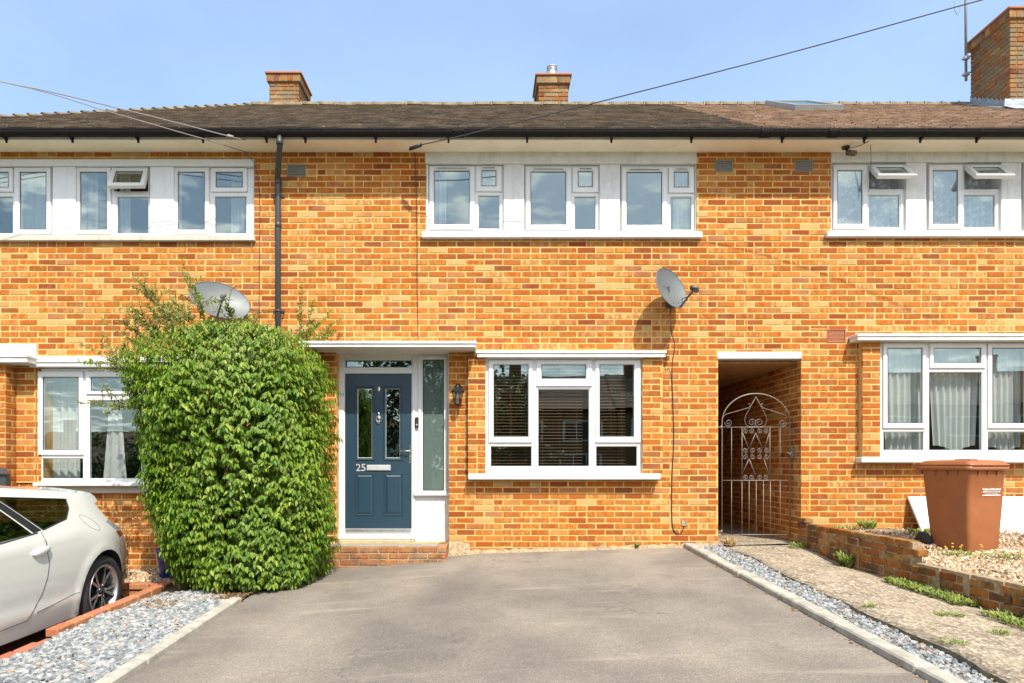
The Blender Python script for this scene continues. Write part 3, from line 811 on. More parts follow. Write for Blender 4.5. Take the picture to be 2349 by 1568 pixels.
# leaf with moulded panels
YL = YD+.018
gL, gR = Rd(820, 892, 853, 1051), Rd(884.5, 892, 917, 1051)
mb = MB()
for q in minus(leaf, [gL, gR]): mb.box(q[0], q[1], YL, YL+.045, q[2], q[3])
door = mb.build('front_door', door_m, house_m)
for g in (gL, gR):
    mb = MB(); o_ = (g[0]-.033, g[1]+.033, g[2]-.03, g[3]+.03)
    mb.ring(o_, [(0, YL), (.004, YL-.009), (.011, YL-.012), (.018, YL-.008), (.024, YL-.010), (.031, YL+.004), (.033, YL+.02)])
    mb.build('glass_moulding', door_m, door); pane(door, g, YL+.012)
    mb = MB(); mb.ring(g, [(0, YL-.001), (.004, YL+.002), (.004, YL+.013)]); mb.build('glass_edge', silver, door)
for (a, b) in ((814, 858), (880, 924)):
    q = Rd(a, 1086, b, 1184)
    mb = MB(); mb.ring(q, [(0, YL-.0005), (.006, YL-.008), (.012, YL-.008), (.018, YL-.0015), (.024, YL-.0015), (.045, YL-.011), (.05, YL-.011)])
    mb.box(q[0]+.049, q[1]-.049, YL-.011, YL-.002, q[2]+.049, q[3]-.049)
    mb.build('door_panel', door_m, door)
q = Rd(841, 1067, 896, 1080); mb = MB(); mb.cbox(q[0], q[1], YL-.014, YL-.0008, q[2], q[3], .004)
mb.box(q[0]+.008, q[1]-.008, YL-.018, YL-.013, q[2]+.008, q[3]-.008); mb.build('letter_plate', silver, door)
def text_mesh(body, size, M, mat, parent, name, ext=.002, align='CENTER', bold=.0):
    cu = bpy.data.curves.new('t', 'FONT'); cu.body = body; cu.size = size; cu.extrude = ext; cu.align_x = align; cu.align_y = 'CENTER'; cu.offset = bold
    cu.resolution_u = 3
    tmp = bpy.data.objects.new('t', cu); C.objects.link(tmp)
    dg = bpy.context.evaluated_depsgraph_get()
    me = bpy.data.meshes.new_from_object(tmp.evaluated_get(dg))
    bpy.data.objects.remove(tmp, do_unlink=True); bpy.data.curves.remove(cu)
    me.materials.clear(); me.materials.append(mat)
    return link(name, me, parent, M)
FACE = Matrix.Rotation(R(90), 4, 'X')
text_mesh('25', .13, Matrix.Translation((PX(827.5, YD), YL-.006, PZ(1074, YD))) @ FACE, silver, door, 'door_number', .004, bold=.001)
# knocker: urn shape with a ring, spy plate above, lever handle
kx, kz = PX(868.6, YD), PZ(960, YD)
mb = MB(); mb.lathe([(.004, -.075), (.012, -.06), (.010, -.045), (.022, -.02), (.020, .01), (.012, .03), (.010, .04), (.016, .05), (.008, .065), (.003, .085)], (kx, YL-.010, kz), 14,
                    Matrix.Diagonal((1, .55, 1, 1)))
mb.tube([(kx+.031*math.cos(a), YL-.024, kz-.012+.036*math.sin(a)) for a in [i*math.pi/10 for i in range(20)]], .005, 8, closed=True)
mb.build('knocker', chrome, door)
mb = MB(); mb.lathe([(.0, -.004), (.017, -.003), (.019, .002), (.012, .006), (.0, .008)], (kx, YL-.004, PZ(893, YD)), 18, Matrix.Rotation(R(90), 4, 'X') @ Matrix.Diagonal((1, 1.9, 1, 1)))
mb.build('spyhole_plate', gold, door)
q = Rd(937.5, 1021, 942.5, 1062); mb = MB(); mb.cbox(q[0], q[1], YL-.010, YL-.0008, q[2], q[3], .003)
hz = PZ(1035, YD); hx = (q[0]+q[1])/2
mb.tube([(hx, YL-.006, hz), (hx, YL-.045, hz), (hx-.02, YL-.052, hz), (hx-.115, YL-.050, hz-.002)], .0085, 10)
mb.lathe([(.008, 0), (.008, .012), (.001, .0125)], (hx, YL-.009, hz-.07), 12, Matrix.Rotation(R(90), 4, 'X'))
mb.build('door_handle', chrome, door)
bell = thing('video_doorbell', 'slim black video doorbell on white post beside blue door', 'doorbell', (PX(956.5, YD), YD-.014, PZ(982, YD)))
q = Rd(952.4, 958, 960.6, 982); mb = MB(); mb.cbox(q[0], q[1], YD-.040, YD-.0145, q[2], q[3], .006); mb.build('body', black_pl, bell)
bx = (q[0]+q[1])/2
mb = MB(); mb.lathe([(.012, 0), (.012, .004), (.009, .005)], (bx, YD-.0402, q[2]+.035), 16, Matrix.Rotation(R(90), 4, 'X')); mb.build('button', alu, bell)
mb = MB(); mb.lathe([(.010, 0), (.010, .003), (.004, .004)], (bx, YD-.0402, q[3]-.028), 16, Matrix.Rotation(R(90), 4, 'X')); mb.build('lens', car_glass, bell)

# brick step
step = thing('front_step', 'low brick doorstep with concrete top below the blue door', 'step', (-1.2, -.2, -.1))
sx0, sx1, sy0, sz1 = PX(735, -.45), PX(1023, -.45), -.45, PZ(1256, -.45)
mb = MB(); mb.box(sx0+.006, sx1-.006, sy0+.006, YD-.01, -.30, sz1-.012); mb.build('mortar_core', mortar_grey, step)
mb = MB(); mb.cbox(sx0+.02, sx1-.115, sy0+.11, YD-.012, sz1-.06, sz1-.002, .004); mb.build('step_slab', slab_m, step)
for k in range(4):
    z1 = sz1-k*CH; z0 = z1-CH+JT
    n = 7; off = (k % 2)*CL/2
    x = sx0-off
    while x < sx1-.03:
        a, b = max(x, sx0), min(x+CL-JT, sx1)
        if b-a > .03:
            mb = MB(); mb.cbox(a, b, sy0-rnd(0, .004), sy0+.1, z0+rnd(-.002, .002), z1+rnd(-.003, .002), .006); mb.build('brick', brick_step, step)
        x += CL
    y = sy0+.108+(k % 2)*.06
    if k % 2: pass
    while y < YD-.06:
        mb = MB(); mb.cbox(sx1-.105, sx1+rnd(0, .004), y, min(y+CL-JT, YD-.02), z0, z1+rnd(-.003, .002), .006); mb.build('brick', brick_step, step)
        y += CL
# broken concrete fillet at the foot of the porch pier
mb = MB()
px0, px1 = PX(1031), PX(1076)
pts = [(px0, 0), (px1, 0)]
mb.poly([(px0, -.002, .16), (px1, -.002, .12), (px1+.03, -.09, H(px1, 0)-.03), (px0-.02, -.11, H(px0, 0)-.05)])
mb.poly([(px0, -.002, .16), (px0-.02, -.11, H(px0, 0)-.05), (px0-.02, -.002, H(px0, 0)-.05)])
mb.poly([(px1, -.002, .12), (px1, -.002, -.1), (px1+.03, -.09, H(px1, 0)-.03)])
mb.build('pier_footing', mortar_grey, house_m)
# irregular mortar skirt where the wall meets the drive
mb = MB(); prev = None
for i in range(61):
    x = PX(1078)+(2.86-PX(1078))*i/60; z = H(x, 0)
    a = (x, -.010, z+.035+rnd(-.012, .02)); b = (x, -.03-rnd(0, .03), z-.004)
    if prev: mb.poly([prev[0], prev[1], b, a][::-1], True)
    prev = (a, b)
mb.build('mortar_skirt', mortar_grey, house_m)

# ------------------------------------------------------------------ eaves, gutters, roof
zs = ZE
def eaves(house, x0, x1):
    mb = MB(); mb.box(x0, x1, -.318, .05, zs, zs+.012); mb.build('soffit', soffit_m, house)
    mb = MB(); mb.box(x0, x1, -.34, -.3185, zs-.006, zs+.12); mb.build('fascia', fascia_m, house)
eaves(house_l, XA-.35, XB1-.0005); eaves(house_m, XB1, XB2-.0005); eaves(house_r, XB2, XC)
def gutter(house, x0, x1, brs, joints):
    mb = MB(); n = 10; yc, zc, rr = -.398, zs+.072, .056
    for (ra, fl) in ((rr, False), (rr-.005, True)):
        k = len(mb.v)
        for x in (x0, x1):
            for i in range(n+1):
                t = math.pi+math.pi*i/n; mb.vert(x, yc+ra*math.cos(t), zc+ra*1.25*math.sin(t))
        for i in range(n): mb.face((k+i, k+i+1, k+n+2+i, k+n+1+i) if fl else (k+i, k+n+1+i, k+n+2+i, k+i+1), True)
    mb.box(x0, x1, yc-rr-.004, yc-rr+.006, zc-.004, zc+.006)
    g = mb.build('gutter', gutter_m, house)
    for x in brs:
        mb = MB(); m = 8
        pts = [(x, yc+(rr+.004)*math.cos(math.pi+math.pi*i/m), zc+(rr+.004)*1.27*math.sin(math.pi+math.pi*i/m)) for i in range(m+1)]
        for p, q in zip(pts, pts[1:]): mb.poly([(p[0]-.014, p[1], p[2]), (p[0]+.014, p[1], p[2]), (q[0]+.014, q[1], q[2]), (q[0]-.014, q[1], q[2])], True)
        mb.poly([(x-.014, yc-.02, zc-.07), (x+.014, yc-.02, zc-.07), (x+.008, -.341, zs-.035), (x-.008, -.341, zs-.035)])
        mb.box(x-.012, x+.012, -.352, -.341, zs-.045, zs+.03)
        mb.build('gutter_bracket', gutter_m, g)
    for x in joints:
        mb = MB(); m = 10
        for i in range(m):
            t0, t1 = math.pi+math.pi*i/m, math.pi+math.pi*(i+1)/m; q = rr+.006
            p, w = (yc+q*math.cos(t0), zc+q*1.25*math.sin(t0)), (yc+q*math.cos(t1), zc+q*1.25*math.sin(t1))
            mb.poly([(x-.06, *p), (x+.06, *p), (x+.06, *w), (x-.06, *w)], True)
        for d in (-.06, .048): mb.box(x+d, x+d+.012, yc-rr-.012, yc-rr, zc-.03, zc+.012)
        mb.build('gutter_joint', gutter_m, g)
    return g
gx = lambda px: PX(px, -.42)
gutter(house_l, XA-.4, XB1-.001, [gx(v) for v in (5, 158, 310, 460, 607)], [gx(628)])
gutter(house_m, XB1, XB2-.001, [gx(v) for v in (697, 860, 1028, 1210, 1405, 1590)], [gx(1052)])
gutter(house_r, XB2, XC+.1, [gx(v) for v in (1800, 1990, 2120, 2250)], [gx(1756), gx(1912)])
# downpipe with swan neck
yg, zg_ = -.398, zs
dpx = PX(638, -.05)
mb = MB(); gxo = gx(640)
mb.tube([(gxo, yg, zs+.01), (gxo, yg, zs-.07), (gxo, yg+.01, zs-.09), (dpx-.0, -.075, zs-.33), (dpx, -.05, zs-.36), (dpx, -.05, zs-.42), (dpx, -.05, -.4)], .034, 14)
dp = mb.build('downpipe', pipe_m, house_l)
for yy, rr in ((316, .042), (368, .041)):
    pass
for z, r_ in ((zs-.06, .041), (zs-.39, .041), (PZ(520), .039), (PZ(762), .039)):
    xx, yy_ = (gxo, yg) if z > zs-.2 else (dpx, -.05)
    mb = MB(); mb.lathe([(r_-.004, -.03), (r_, -.028), (r_, .028), (r_-.004, .03)], (xx, yy_, z), 16); mb.build('pipe_collar', pipe_m, dp)
for z in (PZ(452), PZ(716)):
    mb = MB(); mb.lathe([(.038, -.012), (.041, -.01), (.041, .01), (.038, .012)], (dpx, -.05, z), 16)
    mb.box(dpx-.07, dpx+.07, -.018, -.004, z-.012, z+.012); mb.build('pipe_clip', pipe_m, dp)
# roof
YE, ZEV, YR = -.44, zs+.088, 3.6
ZR = PZ(238, YR)-.03
sl_ = (ZR-ZEV)/(YR-YE); L = math.hypot(YR-YE, ZR-ZEV)
HIPX = PX(583, YR); 
nrm = Vector((0, -sl_, 1)).normalized()
def roof_pt(x, s, lift=0):
    f = s/L; return (x+0, YE+(YR-YE)*f+nrm.y*lift, ZEV+(ZR-ZEV)*f+nrm.z*lift)
def roof(house, x0, x1, mat, gauge=.1, tw=.167, jit=.004, th=.013, hip=False):
    mb = MB()
    def hx(s): return HIPX-(1-s/L)*(YR-YE) if hip else x0
    A = [roof_pt(hx(0), 0), roof_pt(x1, 0), roof_pt(x1, L), roof_pt(hx(L), L)]
    mb.poly(A)
    B = [(x1, 2*YR-YE, ZEV), (hx(0), 2*YR-YE, ZEV), (hx(L), YR, ZR), (x1, YR, ZR)]
    mb.poly(B)
    if hip: mb.poly([A[0], A[3], B[1]][::-1])
    else: mb.poly([A[1], (x1, 2*YR-YE, ZEV), A[2]])
    rf = mb.build('roof', mat, house)
    mb = MB(); n = int(L/gauge)
    for k in range(n):
        s0 = k*gauge-.01; s1 = s0+gauge*1.12
        xs = hx(max(s0, 0))-(tw/2 if k % 2 else 0)+rnd(-.01, .01)
        lift0 = .014
        while xs < x1-.01:
            a, b = max(xs, hx(max(s0, 0))-.02), min(xs+tw-.003, x1)
            l0 = lift0+rnd(0, jit); l1 = .003+rnd(0, .002); sj = s0+rnd(-jit, jit)
            tl = rnd(-jit, jit)*.5
            if b-a > .02:
                i = len(mb.v)
                for p in (roof_pt(a, sj, l0+tl), roof_pt(b, sj, l0-tl), roof_pt(b, s1, l1), roof_pt(a, s1, l1), roof_pt(a, sj, l0-th), roof_pt(b, sj, l0-th)): mb.v.append(p)
                mb.face((i, i+1, i+2, i+3)); mb.face((i+4, i+5, i+1, i))
            xs += tw
    stuff(mb.build('roof_tiles', mat, rf))
    return rf
rf_l = roof(house_l, XA, XB1, tile_dark, hip=True)
rf_m = roof(house_m, XB1, XB2, tile_dark)
rf_r = roof(house_r, XB2, XC+.15, tile_brown, .1, .17, .009, .018)
def ridge(rf, x0, x1):
    x = x0
    while x < x1-.05:
        e = min(x+.285, x1); mb = MB(); n = 8
        for (xx, r_) in ((x, .118), (e, .112)):
            for i in range(n+1):
                t = math.pi*i/n; mb.vert(xx, YR-r_*math.cos(t), ZR-.045+r_*.8*math.sin(t)+(0))
        for i in range(n): mb.face((i, n+1+i, n+2+i, i+1), True)
        mb.face(list(range(n+1))); mb.face([n+1+i for i in range(n+1)][::-1])
        d = rnd(-.006, .006); M = Matrix.Translation((0, 0, d))
        mb.build('ridge_tile', ridge_m, rf, M)
        mb = MB(); mb.box(e-.004, e+.012, YR-.118, YR-.03, ZR-.05, ZR+.02); mb.build('ridge_mortar', mortar_grey, rf)
        x += .297
ridge(rf_l, HIPX-.02, XB1); ridge(rf_m, XB1, XB2); ridge(rf_r, XB2, XC+.15)
hipA, hipB = Vector((HIPX, YR, ZR)), Vector((HIPX-(YR-YE), YE, ZEV))
nh = 34; dvec = (hipB-hipA)/nh
for i in range(nh):
    p = hipA+dvec*i; q = p+dvec*1.15
    mb = MB(); d = dvec.normalized(); sd = d.cross(Vector((0, 0, 1))).normalized(); up = sd.cross(d).normalized()
    for (c_, r_, lf) in ((p, .07, .0), (q, .095, .018)):
        for j in range(7):
            t = math.pi*j/6; mb.vert(c_+sd*r_*math.cos(t)+up*(r_*.55*math.sin(t)+lf-.03))
    for j in range(6): mb.face((j, 7+j, 8+j, j+1), True)
    mb.face([7+j for j in range(7)])
    mb.build('hip_tile', ridge_m if i % 3 else tile_dark, rf_l, fix=True)
# roof window in the right roof
def roofwin():
    w = .98; x0 = PX(1765, 2.9)+.12
    pts = []
    s0, s1 = L*.50, L*.50+1.0
    sA, sB = .66*L, .945*L
    xa, xb = 4.84, 5.60
    mb = MB()
    U = Vector((1, 0, 0)); V = (Vector(roof_pt(0, 1))-Vector(roof_pt(0, 0))); 
    M = Matrix((( 1, V.x, nrm.x, xa), (0, V.y, nrm.y, 0), (0, V.z, nrm.z, 0), (0, 0, 0, 1)))
    O = Vector(roof_pt(xa, sA)); M.translation = O
    W, HH = xb-xa, sB-sA
    for (a, b, c_, d) in ((0, .06, 0, HH), (W-.06, W, 0, HH), (.06, W-.06, 0, .07), (.06, W-.06, HH-.07, HH)):
        mb.box(a, b, c_, d, -.01, .09, M=M)
    f = mb.build('roof_window', m_plain('skylight_frame', (.26,.27,.27), .5), rf_r)
    f2 = MB(); f2.box(.055, W-.055, .065, HH-.065, .070, .076, M=M); f2.build('roof_window_pane', glass, rf_r)
roofwin()

# chimneys
def chimney(house, x0, x1, y0, y1, zt, zb, pot=False, thick=None, flash=False):
    root = MB(); e = .04
    root.box(x0+.008, x1-.008, y0+.008, y1-.008, zb, zt-.10)
    ch = root.build('chimney', mortar_grey, house)
    mb = MB()
    faces = [((x0, y0, 0), (1, 0, 0), (0, -1, 0), x1-x0), ((x1, y0, 0), (0, 1, 0), (1, 0, 0), y1-y0), ((x0, y1, 0), (0, -1, 0), (-1, 0, 0), y1-y0)]
    for fi, (O, U, N, w) in enumerate(faces):
        PM = plane_M(O, U, N)
        for (a, b, c_, d, f) in lay((.0, w-.0, zb, zt-.19), [], zt-.19+JT, .0 if fi == 0 else .115):
            brick_unit(mb, PM @ Matrix.Translation(((a+b)/2, -.002-rnd(0, .003), (c_+d)/2)), b-a, d-c_, .02)
        ns_ = round((w+2*e)/.115); sw = (w+2*e)/ns_
        for k in range(ns_):                                    # soldier course of the oversailing head
            a = -e+k*sw; b = a+sw-.008
            if k == ns_-1: b = w+e-.003
            if k == 0: a += .003
            brick_unit(mb, PM @ Matrix.Translation(((a+b)/2, -e, zt-.115)), b-a, .125, .05)
    stuff(mb.build('brickwork', brick_old, ch))
    mb = MB(); mb.box(x0-e+.006, x1+e-.006, y0-e+.006, y1+e-.006, zt-.178, zt-.048); mb.build('chimney_head', mortar_grey, ch)
    mb = MB(); q = e+.025; mb.cbox(x0-q, x1+q, y0-q, y1+q, zt-.047, zt-.012, .006)
    k = len(mb.v); ins = .12
    for (z, d) in ((zt-.012, q-.01), (zt+.03, -ins)):
        mb.v += [(x0-d, y0-d, z), (x1+d, y0-d, z), (x1+d, y1+d, z), (x0-d, y1+d, z)]
    for j in range(4): mb.face((k+j, k+(j+1) % 4, k+4+(j+1) % 4, k+4+j))
    mb.face((k+4, k+5, k+6, k+7)); mb.build('chimney_cap', terracotta, ch)
    if pot:
        mb = MB(); mb.lathe([(.095, 0), (.095, .17), (.085, .175), (.085, .20), (.10, .205), (.10, .22), (.085, .225), (.085, .24), (.10, .245), (.10, .26), (.085, .27), (.02, .285)], ((x0+x1)/2, (y0+y1)/2-.05, zt+.02), 20)
        mb.build('flue_cowl', alu, ch)
    return ch
YC = 3.78
chimney(house_l, PX(618, YC), PX(685, YC), YC, YC+.66, PZ(162, YC-.06), ZR-.5)
chimney(house_m, PX(1236, YC), PX(1303, YC), YC, YC+.66, PZ(166, YC-.06), ZR-.5, pot=True)
YC2 = 2.62; xb0 = PX(2317, YC2)
chb = chimney(house_r, xb0, xb0+.9, YC2, YC2+.90, PZ(18, YC2), 6.4)
# lead flashing, stepped on the visible side
def rz(y): return ZEV+sl_*(y-YE)
mb = MB(); n = 9
for i in range(n):
    ya, yb = YC2+.9*i/n, YC2+.9*(i+1)/n
    mb.poly([(xb0-.012, ya, rz(ya)-.02), (xb0-.012, ya, rz(ya)+.12), (xb0-.012, yb, rz(yb)+.17), (xb0-.012, yb, rz(yb)-.02)])
    mb.poly([(xb0-.012, ya, rz(ya)+.03), (xb0-.16, ya, rz(ya)+.026), (xb0-.16, yb, rz(yb)+.026), (xb0-.012, yb, rz(yb)+.03)])
mb.box(xb0-.10, xb0+.95, YC2-.02, YC2-.012, rz(YC2)-.02, rz(YC2)+.16)
mb.poly([(xb0-.12, YC2-.25, rz(YC2-.25)+.032), (xb0+.95, YC2-.25, rz(YC2-.25)+.032), (xb0+.95, YC2-.015, rz(YC2)+.05), (xb0-.12, YC2-.015, rz(YC2)+.05)])
mb.build('lead_flashing', lead, chb)

# air bricks
for i, (v, h) in enumerate(zip(vents, (house_m, house_m, house_r, house_r))):
    x0, x1, z0, z1 = v; m_ = terracotta if i == 3 else m_plain('air_brick_grey', (.22,.21,.17), .85) if i == 0 else bpy.data.materials['air_brick_grey']
    mb = MB(); mb.ring((x0, x1, z0, z1), [(0, .02), (0, -.010), (.012, -.012), (.018, .0), (.018, .03)])
    nx, nz = (11, 6) if i < 3 else (16, 3)
    for k in range(1, nx):
        x = x0+.014+(x1-x0-.028)*k/nx; mb.box(x-.004, x+.004, -.004, .012, z0+.015, z1-.015)
    for k in range(1, nz):
        z = z0+.014+(z1-z0-.028)*k/nz; mb.box(x0+.015, x1-.015, -.005, .012, z-.004, z+.004)
    o = mb.build('air_brick', m_, h)
    mb = MB(); mb.box(x0, x1, .03, .05, z0, z1); mb.build('vent_back', dark_in, o)

# ------------------------------------------------------------------ front gardens
def wobble(*p): 
    x, y = p; return .012*math.sin(x*3.1+y*1.7)+.008*math.sin(y*5.3-x*2.2)
# kerbs of the drive (edging stones laid end to end)
def kerb(name, x0, x1, y0, y1, lift):
    mb = MB(); n = 24
    k = struct(sheet(name, x0+.01, x1-.01, y0, y1, 1, 24, lambda x, y: H(x, y)-.03, mortar_grey))
    y = y1
    while y > y0+.05:
        a = max(y-.905, y0); mb = MB()
        zc = H((x0+x1)/2, (a+y)/2)
        M = Matrix.Translation(((x0+x1)/2+rnd(-.004, .004), (a+y)/2, zc)) @ Matrix.Rotation(math.atan(.038), 4, 'X') @ Matrix.Rotation(rnd(-.004, .004), 4, 'Z')
        hw, hl = (x1-x0)/2, (y-a)/2
        mb.cbox(-hw, hw, -hl, hl, -.14, lift+rnd(-.004, .004), .012, M=M)
        mb.build('kerb_stone', kerb_m, k); y -= .912
    return k
kerb('kerb_left', XL-.105, XL, -9.9, -1.95, .05)
kerb('kerb_right', XR, XR+.12, -9.9, -.02, .05)

def chips(name, mat, spots, smin, smax, flat=.35, seedn=3):
    """loose stones: squashed irregular octahedra"""
    rg = random.Random(seedn); mb = MB()
    for (x, y, z) in spots:
        a = rg.uniform(smin, smax); b = a*rg.uniform(.55, .95); c = a*rg.uniform(flat*.7, flat*1.3)
        E = Matrix.Rotation(rg.uniform(0, 6.28), 3, 'Z') @ Matrix.Rotation(rg.uniform(-.5, .5), 3, 'X') @ Matrix.Rotation(rg.uniform(-.5, .5), 3, 'Y')
        n = len(mb.v); k = rg.choice((5, 6))
        for (zz, sc) in ((c, .62), (-c, .85)):
            for j in range(k):
                t = 2*math.pi*j/k+rg.uniform(-.3, .3); q = sc*rg.uniform(.8, 1.15)
                p = E @ Vector((a*q*math.cos(t), b*q*math.sin(t), zz*rg.uniform(.8, 1.2)))
                mb.v.append((x+p.x, y+p.y, z+p.z))
        for j in range(k): mb.face((n+k+j, n+k+(j+1) % k, n+(j+1) % k, n+j))
        mb.face([n+j for j in range(k)])
    return mb.build(name, mat)
rg = random.Random(11)
# slate bed between the neighbour's edging and the left kerb
def edgeX(y): return -3.33+.05*(y+1.5)       # right face of the brick edging
spots = []
for i in range(11500):
    y = -9.0+7.6*rg.random() if rg.random() < .25 else -5.2+3.7*rg.random(); x0, x1 = edgeX(y)+.01, XL-.11
    x = x0+(x1-x0)*rg.random()
    if y > -1.95 and x > -2.6: continue
    if y > -1.75+.3*rg.random(): continue
    spots.append((x, y, H(x, y)+.012+wobble(x*2, y*2)*1.0+rg.random()*.012))
s_ = chips('slate_chippings', slate_m, spots, .016, .042, .20); tag(s_, 'grey slate chippings beside the left drive kerb', 'chippings', kind='stuff')
struct(sheet('slate_bed', -3.48, XL-.02, -9.8, -1.3, 8, 40, lambda x, y: H(x, y)-.004+wobble(x*2, y*2), slate_base))
# right slate strip
def pathX(y): return 2.93+.03*y+.018*math.sin(y*4.1)+.01*math.sin(y*9.7)     # left edge of the path
spots = []
for i in range(5200):
    y = -5.4+5.3*rg.random() if i < 4300 else -9+4*rg.random(); x0, x1 = XR+.125, pathX(y)-.01; x = x0+(x1-x0)*rg.random()
    spots.append((x, y, H(x, y)+.005+rg.random()*.018))
s_ = chips('slate_chippings', slate_m, spots, .014, .032, .3, 5); tag(s_, 'narrow strip of grey slate chippings beside the concrete path', 'chippings', kind='stuff')
struct(sheet('slate_strip', XR+.10, 3.0, -9.8, -.02, 3, 40, lambda x, y: H(x, y)-.006, slate_base))
# soil and dry leaves under the shrub
struct(sheet('shrub_bed', -3.42, XL-.008, -1.95, -.0, 10, 14, lambda x, y: H(x, y)+.016+wobble(x*3, y*3)*.7, soil))

# concrete path and raised garden on the right
mb = MB(); n = 90; cols = []
def pz(x, y):
    k = max(0, min(1, -y/.9)); return H(x, y)+k*(.045-.115*(x-2.9))+wobble(x, y)*.6
XW = lambda y: 3.86-.055*y                   # left face of the low wall
for j in range(n+1):
    y = -9.6+9.58*j/n; row = []
    xa, xb = pathX(y)+.004*math.sin(y*23), XW(y)+.02
    row.append(mb.vert(xa-.004, y, H(xa, y)-.06))
    for i in range(9):
        x = xa+(xb-xa)*i/8; row.append(mb.vert(x, y, pz(x, y)-(.014 if i == 0 else 0)+rg.uniform(-.002, .002)))
    cols.append(row)
for a, b in zip(cols, cols[1:]):
    for i in range(9): mb.face((a[i], a[i+1], b[i+1], b[i]), i > 0, 1 if i == 0 else 0)
struct(mb.build('garden_path', [path_m, path_edge]))

low = thing('low_garden_wall', 'low stepped brick wall between the path and raised gravel bed', 'wall', (3.95, -2, 0))
def low_wall():
    zt1, zt2 = CZ-.72, CZ-.905
    core = MB()
    for (ya, yb, zt) in ((-2.12, -.03, zt1-.012), (-5.6, -2.12, zt2-.012)):
        n = 10
        for i in range(n):
            y0, y1 = ya+(yb-ya)*i/n, ya+(yb-ya)*(i+1)/n
            core.box(XW((y0+y1)/2)+.008, XW((y0+y1)/2)+.095, y0, y1, -.55, zt)
    core.build('mortar_core', mortar_grey, low)
    ang = math.atan(-.055)
    for k in range(9):
        zt = zt1-k*CH
        y = -.02-(k % 2)*CL/2
        if k % 2:
            ya = -.02-CL/2+JT; 
            y0 = ya
            mb = MB(); M = Matrix.Translation((XW(-.07), -.02-CL/4, zt)) ; mb.cbox(0, .1025, -CL/4+JT/2, CL/4-JT/2, -CH+JT, 0, .006, M=M); mb.build('brick', brick_low, low)
        while y > -5.5:
            L_ = CL-JT
            if y < -2.06 and zt > zt2+.02: break
            if zt < H(3.9, y)-.08: 
                y -= CL; continue
            mb = MB()
            M = Matrix.Translation((XW(y-L_/2)+rnd(-.004, .004), y-L_/2, zt+rnd(-.002, .002))) @ Matrix.Rotation(-ang*0+.055, 4, 'Z') @ Matrix.Rotation(rnd(-.01, .01), 4, 'X')
            mb.cbox(0, .1025, -L_/2, L_/2, -CH+JT, 0, .006, M=M)
            mb.build('brick', brick_low, low); y -= CL
    # the extra brick standing on the wall next to the house
    mb = MB(); mb.cbox(XW(0)-.0, XW(0)+.105, -.22, -.015, zt1+.008, zt1+.062, .006); mb.build('brick', brick_low, low)
low_wall()
def bedz(x, y):
    return (CZ-.77)-(.09*min(1.4, -y))-.03*max(0, -y-1.4)-.02+wobble(x*1.5, y*1.5)
mb = MB(); cols = []
for j in range(37):
    y = -8.0+8.0*j/36; xa = XW(y)+.06; cols.append([mb.vert(xa+(10.2-xa)*i/26, y, bedz(xa+(10.2-xa)*i/26, y)-.01) for i in range(27)])
for a, b in zip(cols, cols[1:]):
    for i in range(26): mb.face((a[i], a[i+1], b[i+1], b[i]), True)
struct(mb.build('raised_bed', grit))
spots = []
for i in range(17000):
    y = -4.2*rg.random()**.8; x = XW(y)+.11+(7.4-XW(y))*rg.random()
    if y > -.9 and rg.random() < .55: continue
    spots.append((x, y, bedz(x, y)+.002+rg.random()*.01))
s_ = chips('gravel', gravel_m, spots, .010, .026, .5, 9); tag(s_, 'tan gravel covering the raised bed around the brown bin', 'gravel', kind='stuff')

# neighbour's drive on the left: lower red paving, brick edging, brick border and bed
ZG = -.45
pv = struct(sheet('paved_drive', -9.5, -3.38, -9.8, -1.0, 4, 4, lambda x, y: ZG-.02, soil))
pmesh = None
mb0 = MB(); mb0.cbox(-.0975, .0975, -.0475, .0475, -.04, 0, .004); PAVM = mb0.mesh('paving_brick', brick_pav)
cnt = 0
for j in range(44):
    for i in range(12):
        x = -3.50-i*.2-.1*(j % 2); y = -1.15-j*.1
        if x < -5.6 or cnt >= 300: continue
        o = link('paving_brick', PAVM, pv, Matrix.Translation((x, y, ZG+rnd(-.002, .002)))); cnt += 1
ed = thing('brick_edging', 'stepped row of red bricks beside the white car', 'edging', (-3.4, -3.5, ZG))
mb = MB()
for i in range(34):
    yc = -1.28-i*.235; zt = H(-3.4, yc)+.065
    mb.box(edgeX(yc)-.10, edgeX(yc)-.006, yc-.12, yc+.12, ZG-.1, zt-(.075 if yc > -3.1 else .13))
mb.build('mortar_core', mortar_grey, ed)
for lev in (0, 1):
    for i in range(34):
        yc = -1.28-i*.235-lev*.115; 
        if lev == 0 and yc < -3.1: break
        zt = H(-3.4, -2.2)+.075-lev*.078-.0*i
        zt = H(-3.4, yc)+.07+(.0 if yc > -3.1 else .0)-lev*(.078 if yc > -3.1 else .062)
        mb = MB(); M = Matrix.Translation((edgeX(yc)+rnd(-.005, .005), yc, zt+rnd(-.003, .003))) @ Matrix.Rotation(.038, 4, 'X') @ Matrix.Rotation(-.05+rnd(-.02, .02), 4, 'Z')
        mb.cbox(-.104, 0, -.108, .108, -.066, 0, .007, M=M); mb.build('brick', brick_pav, ed)
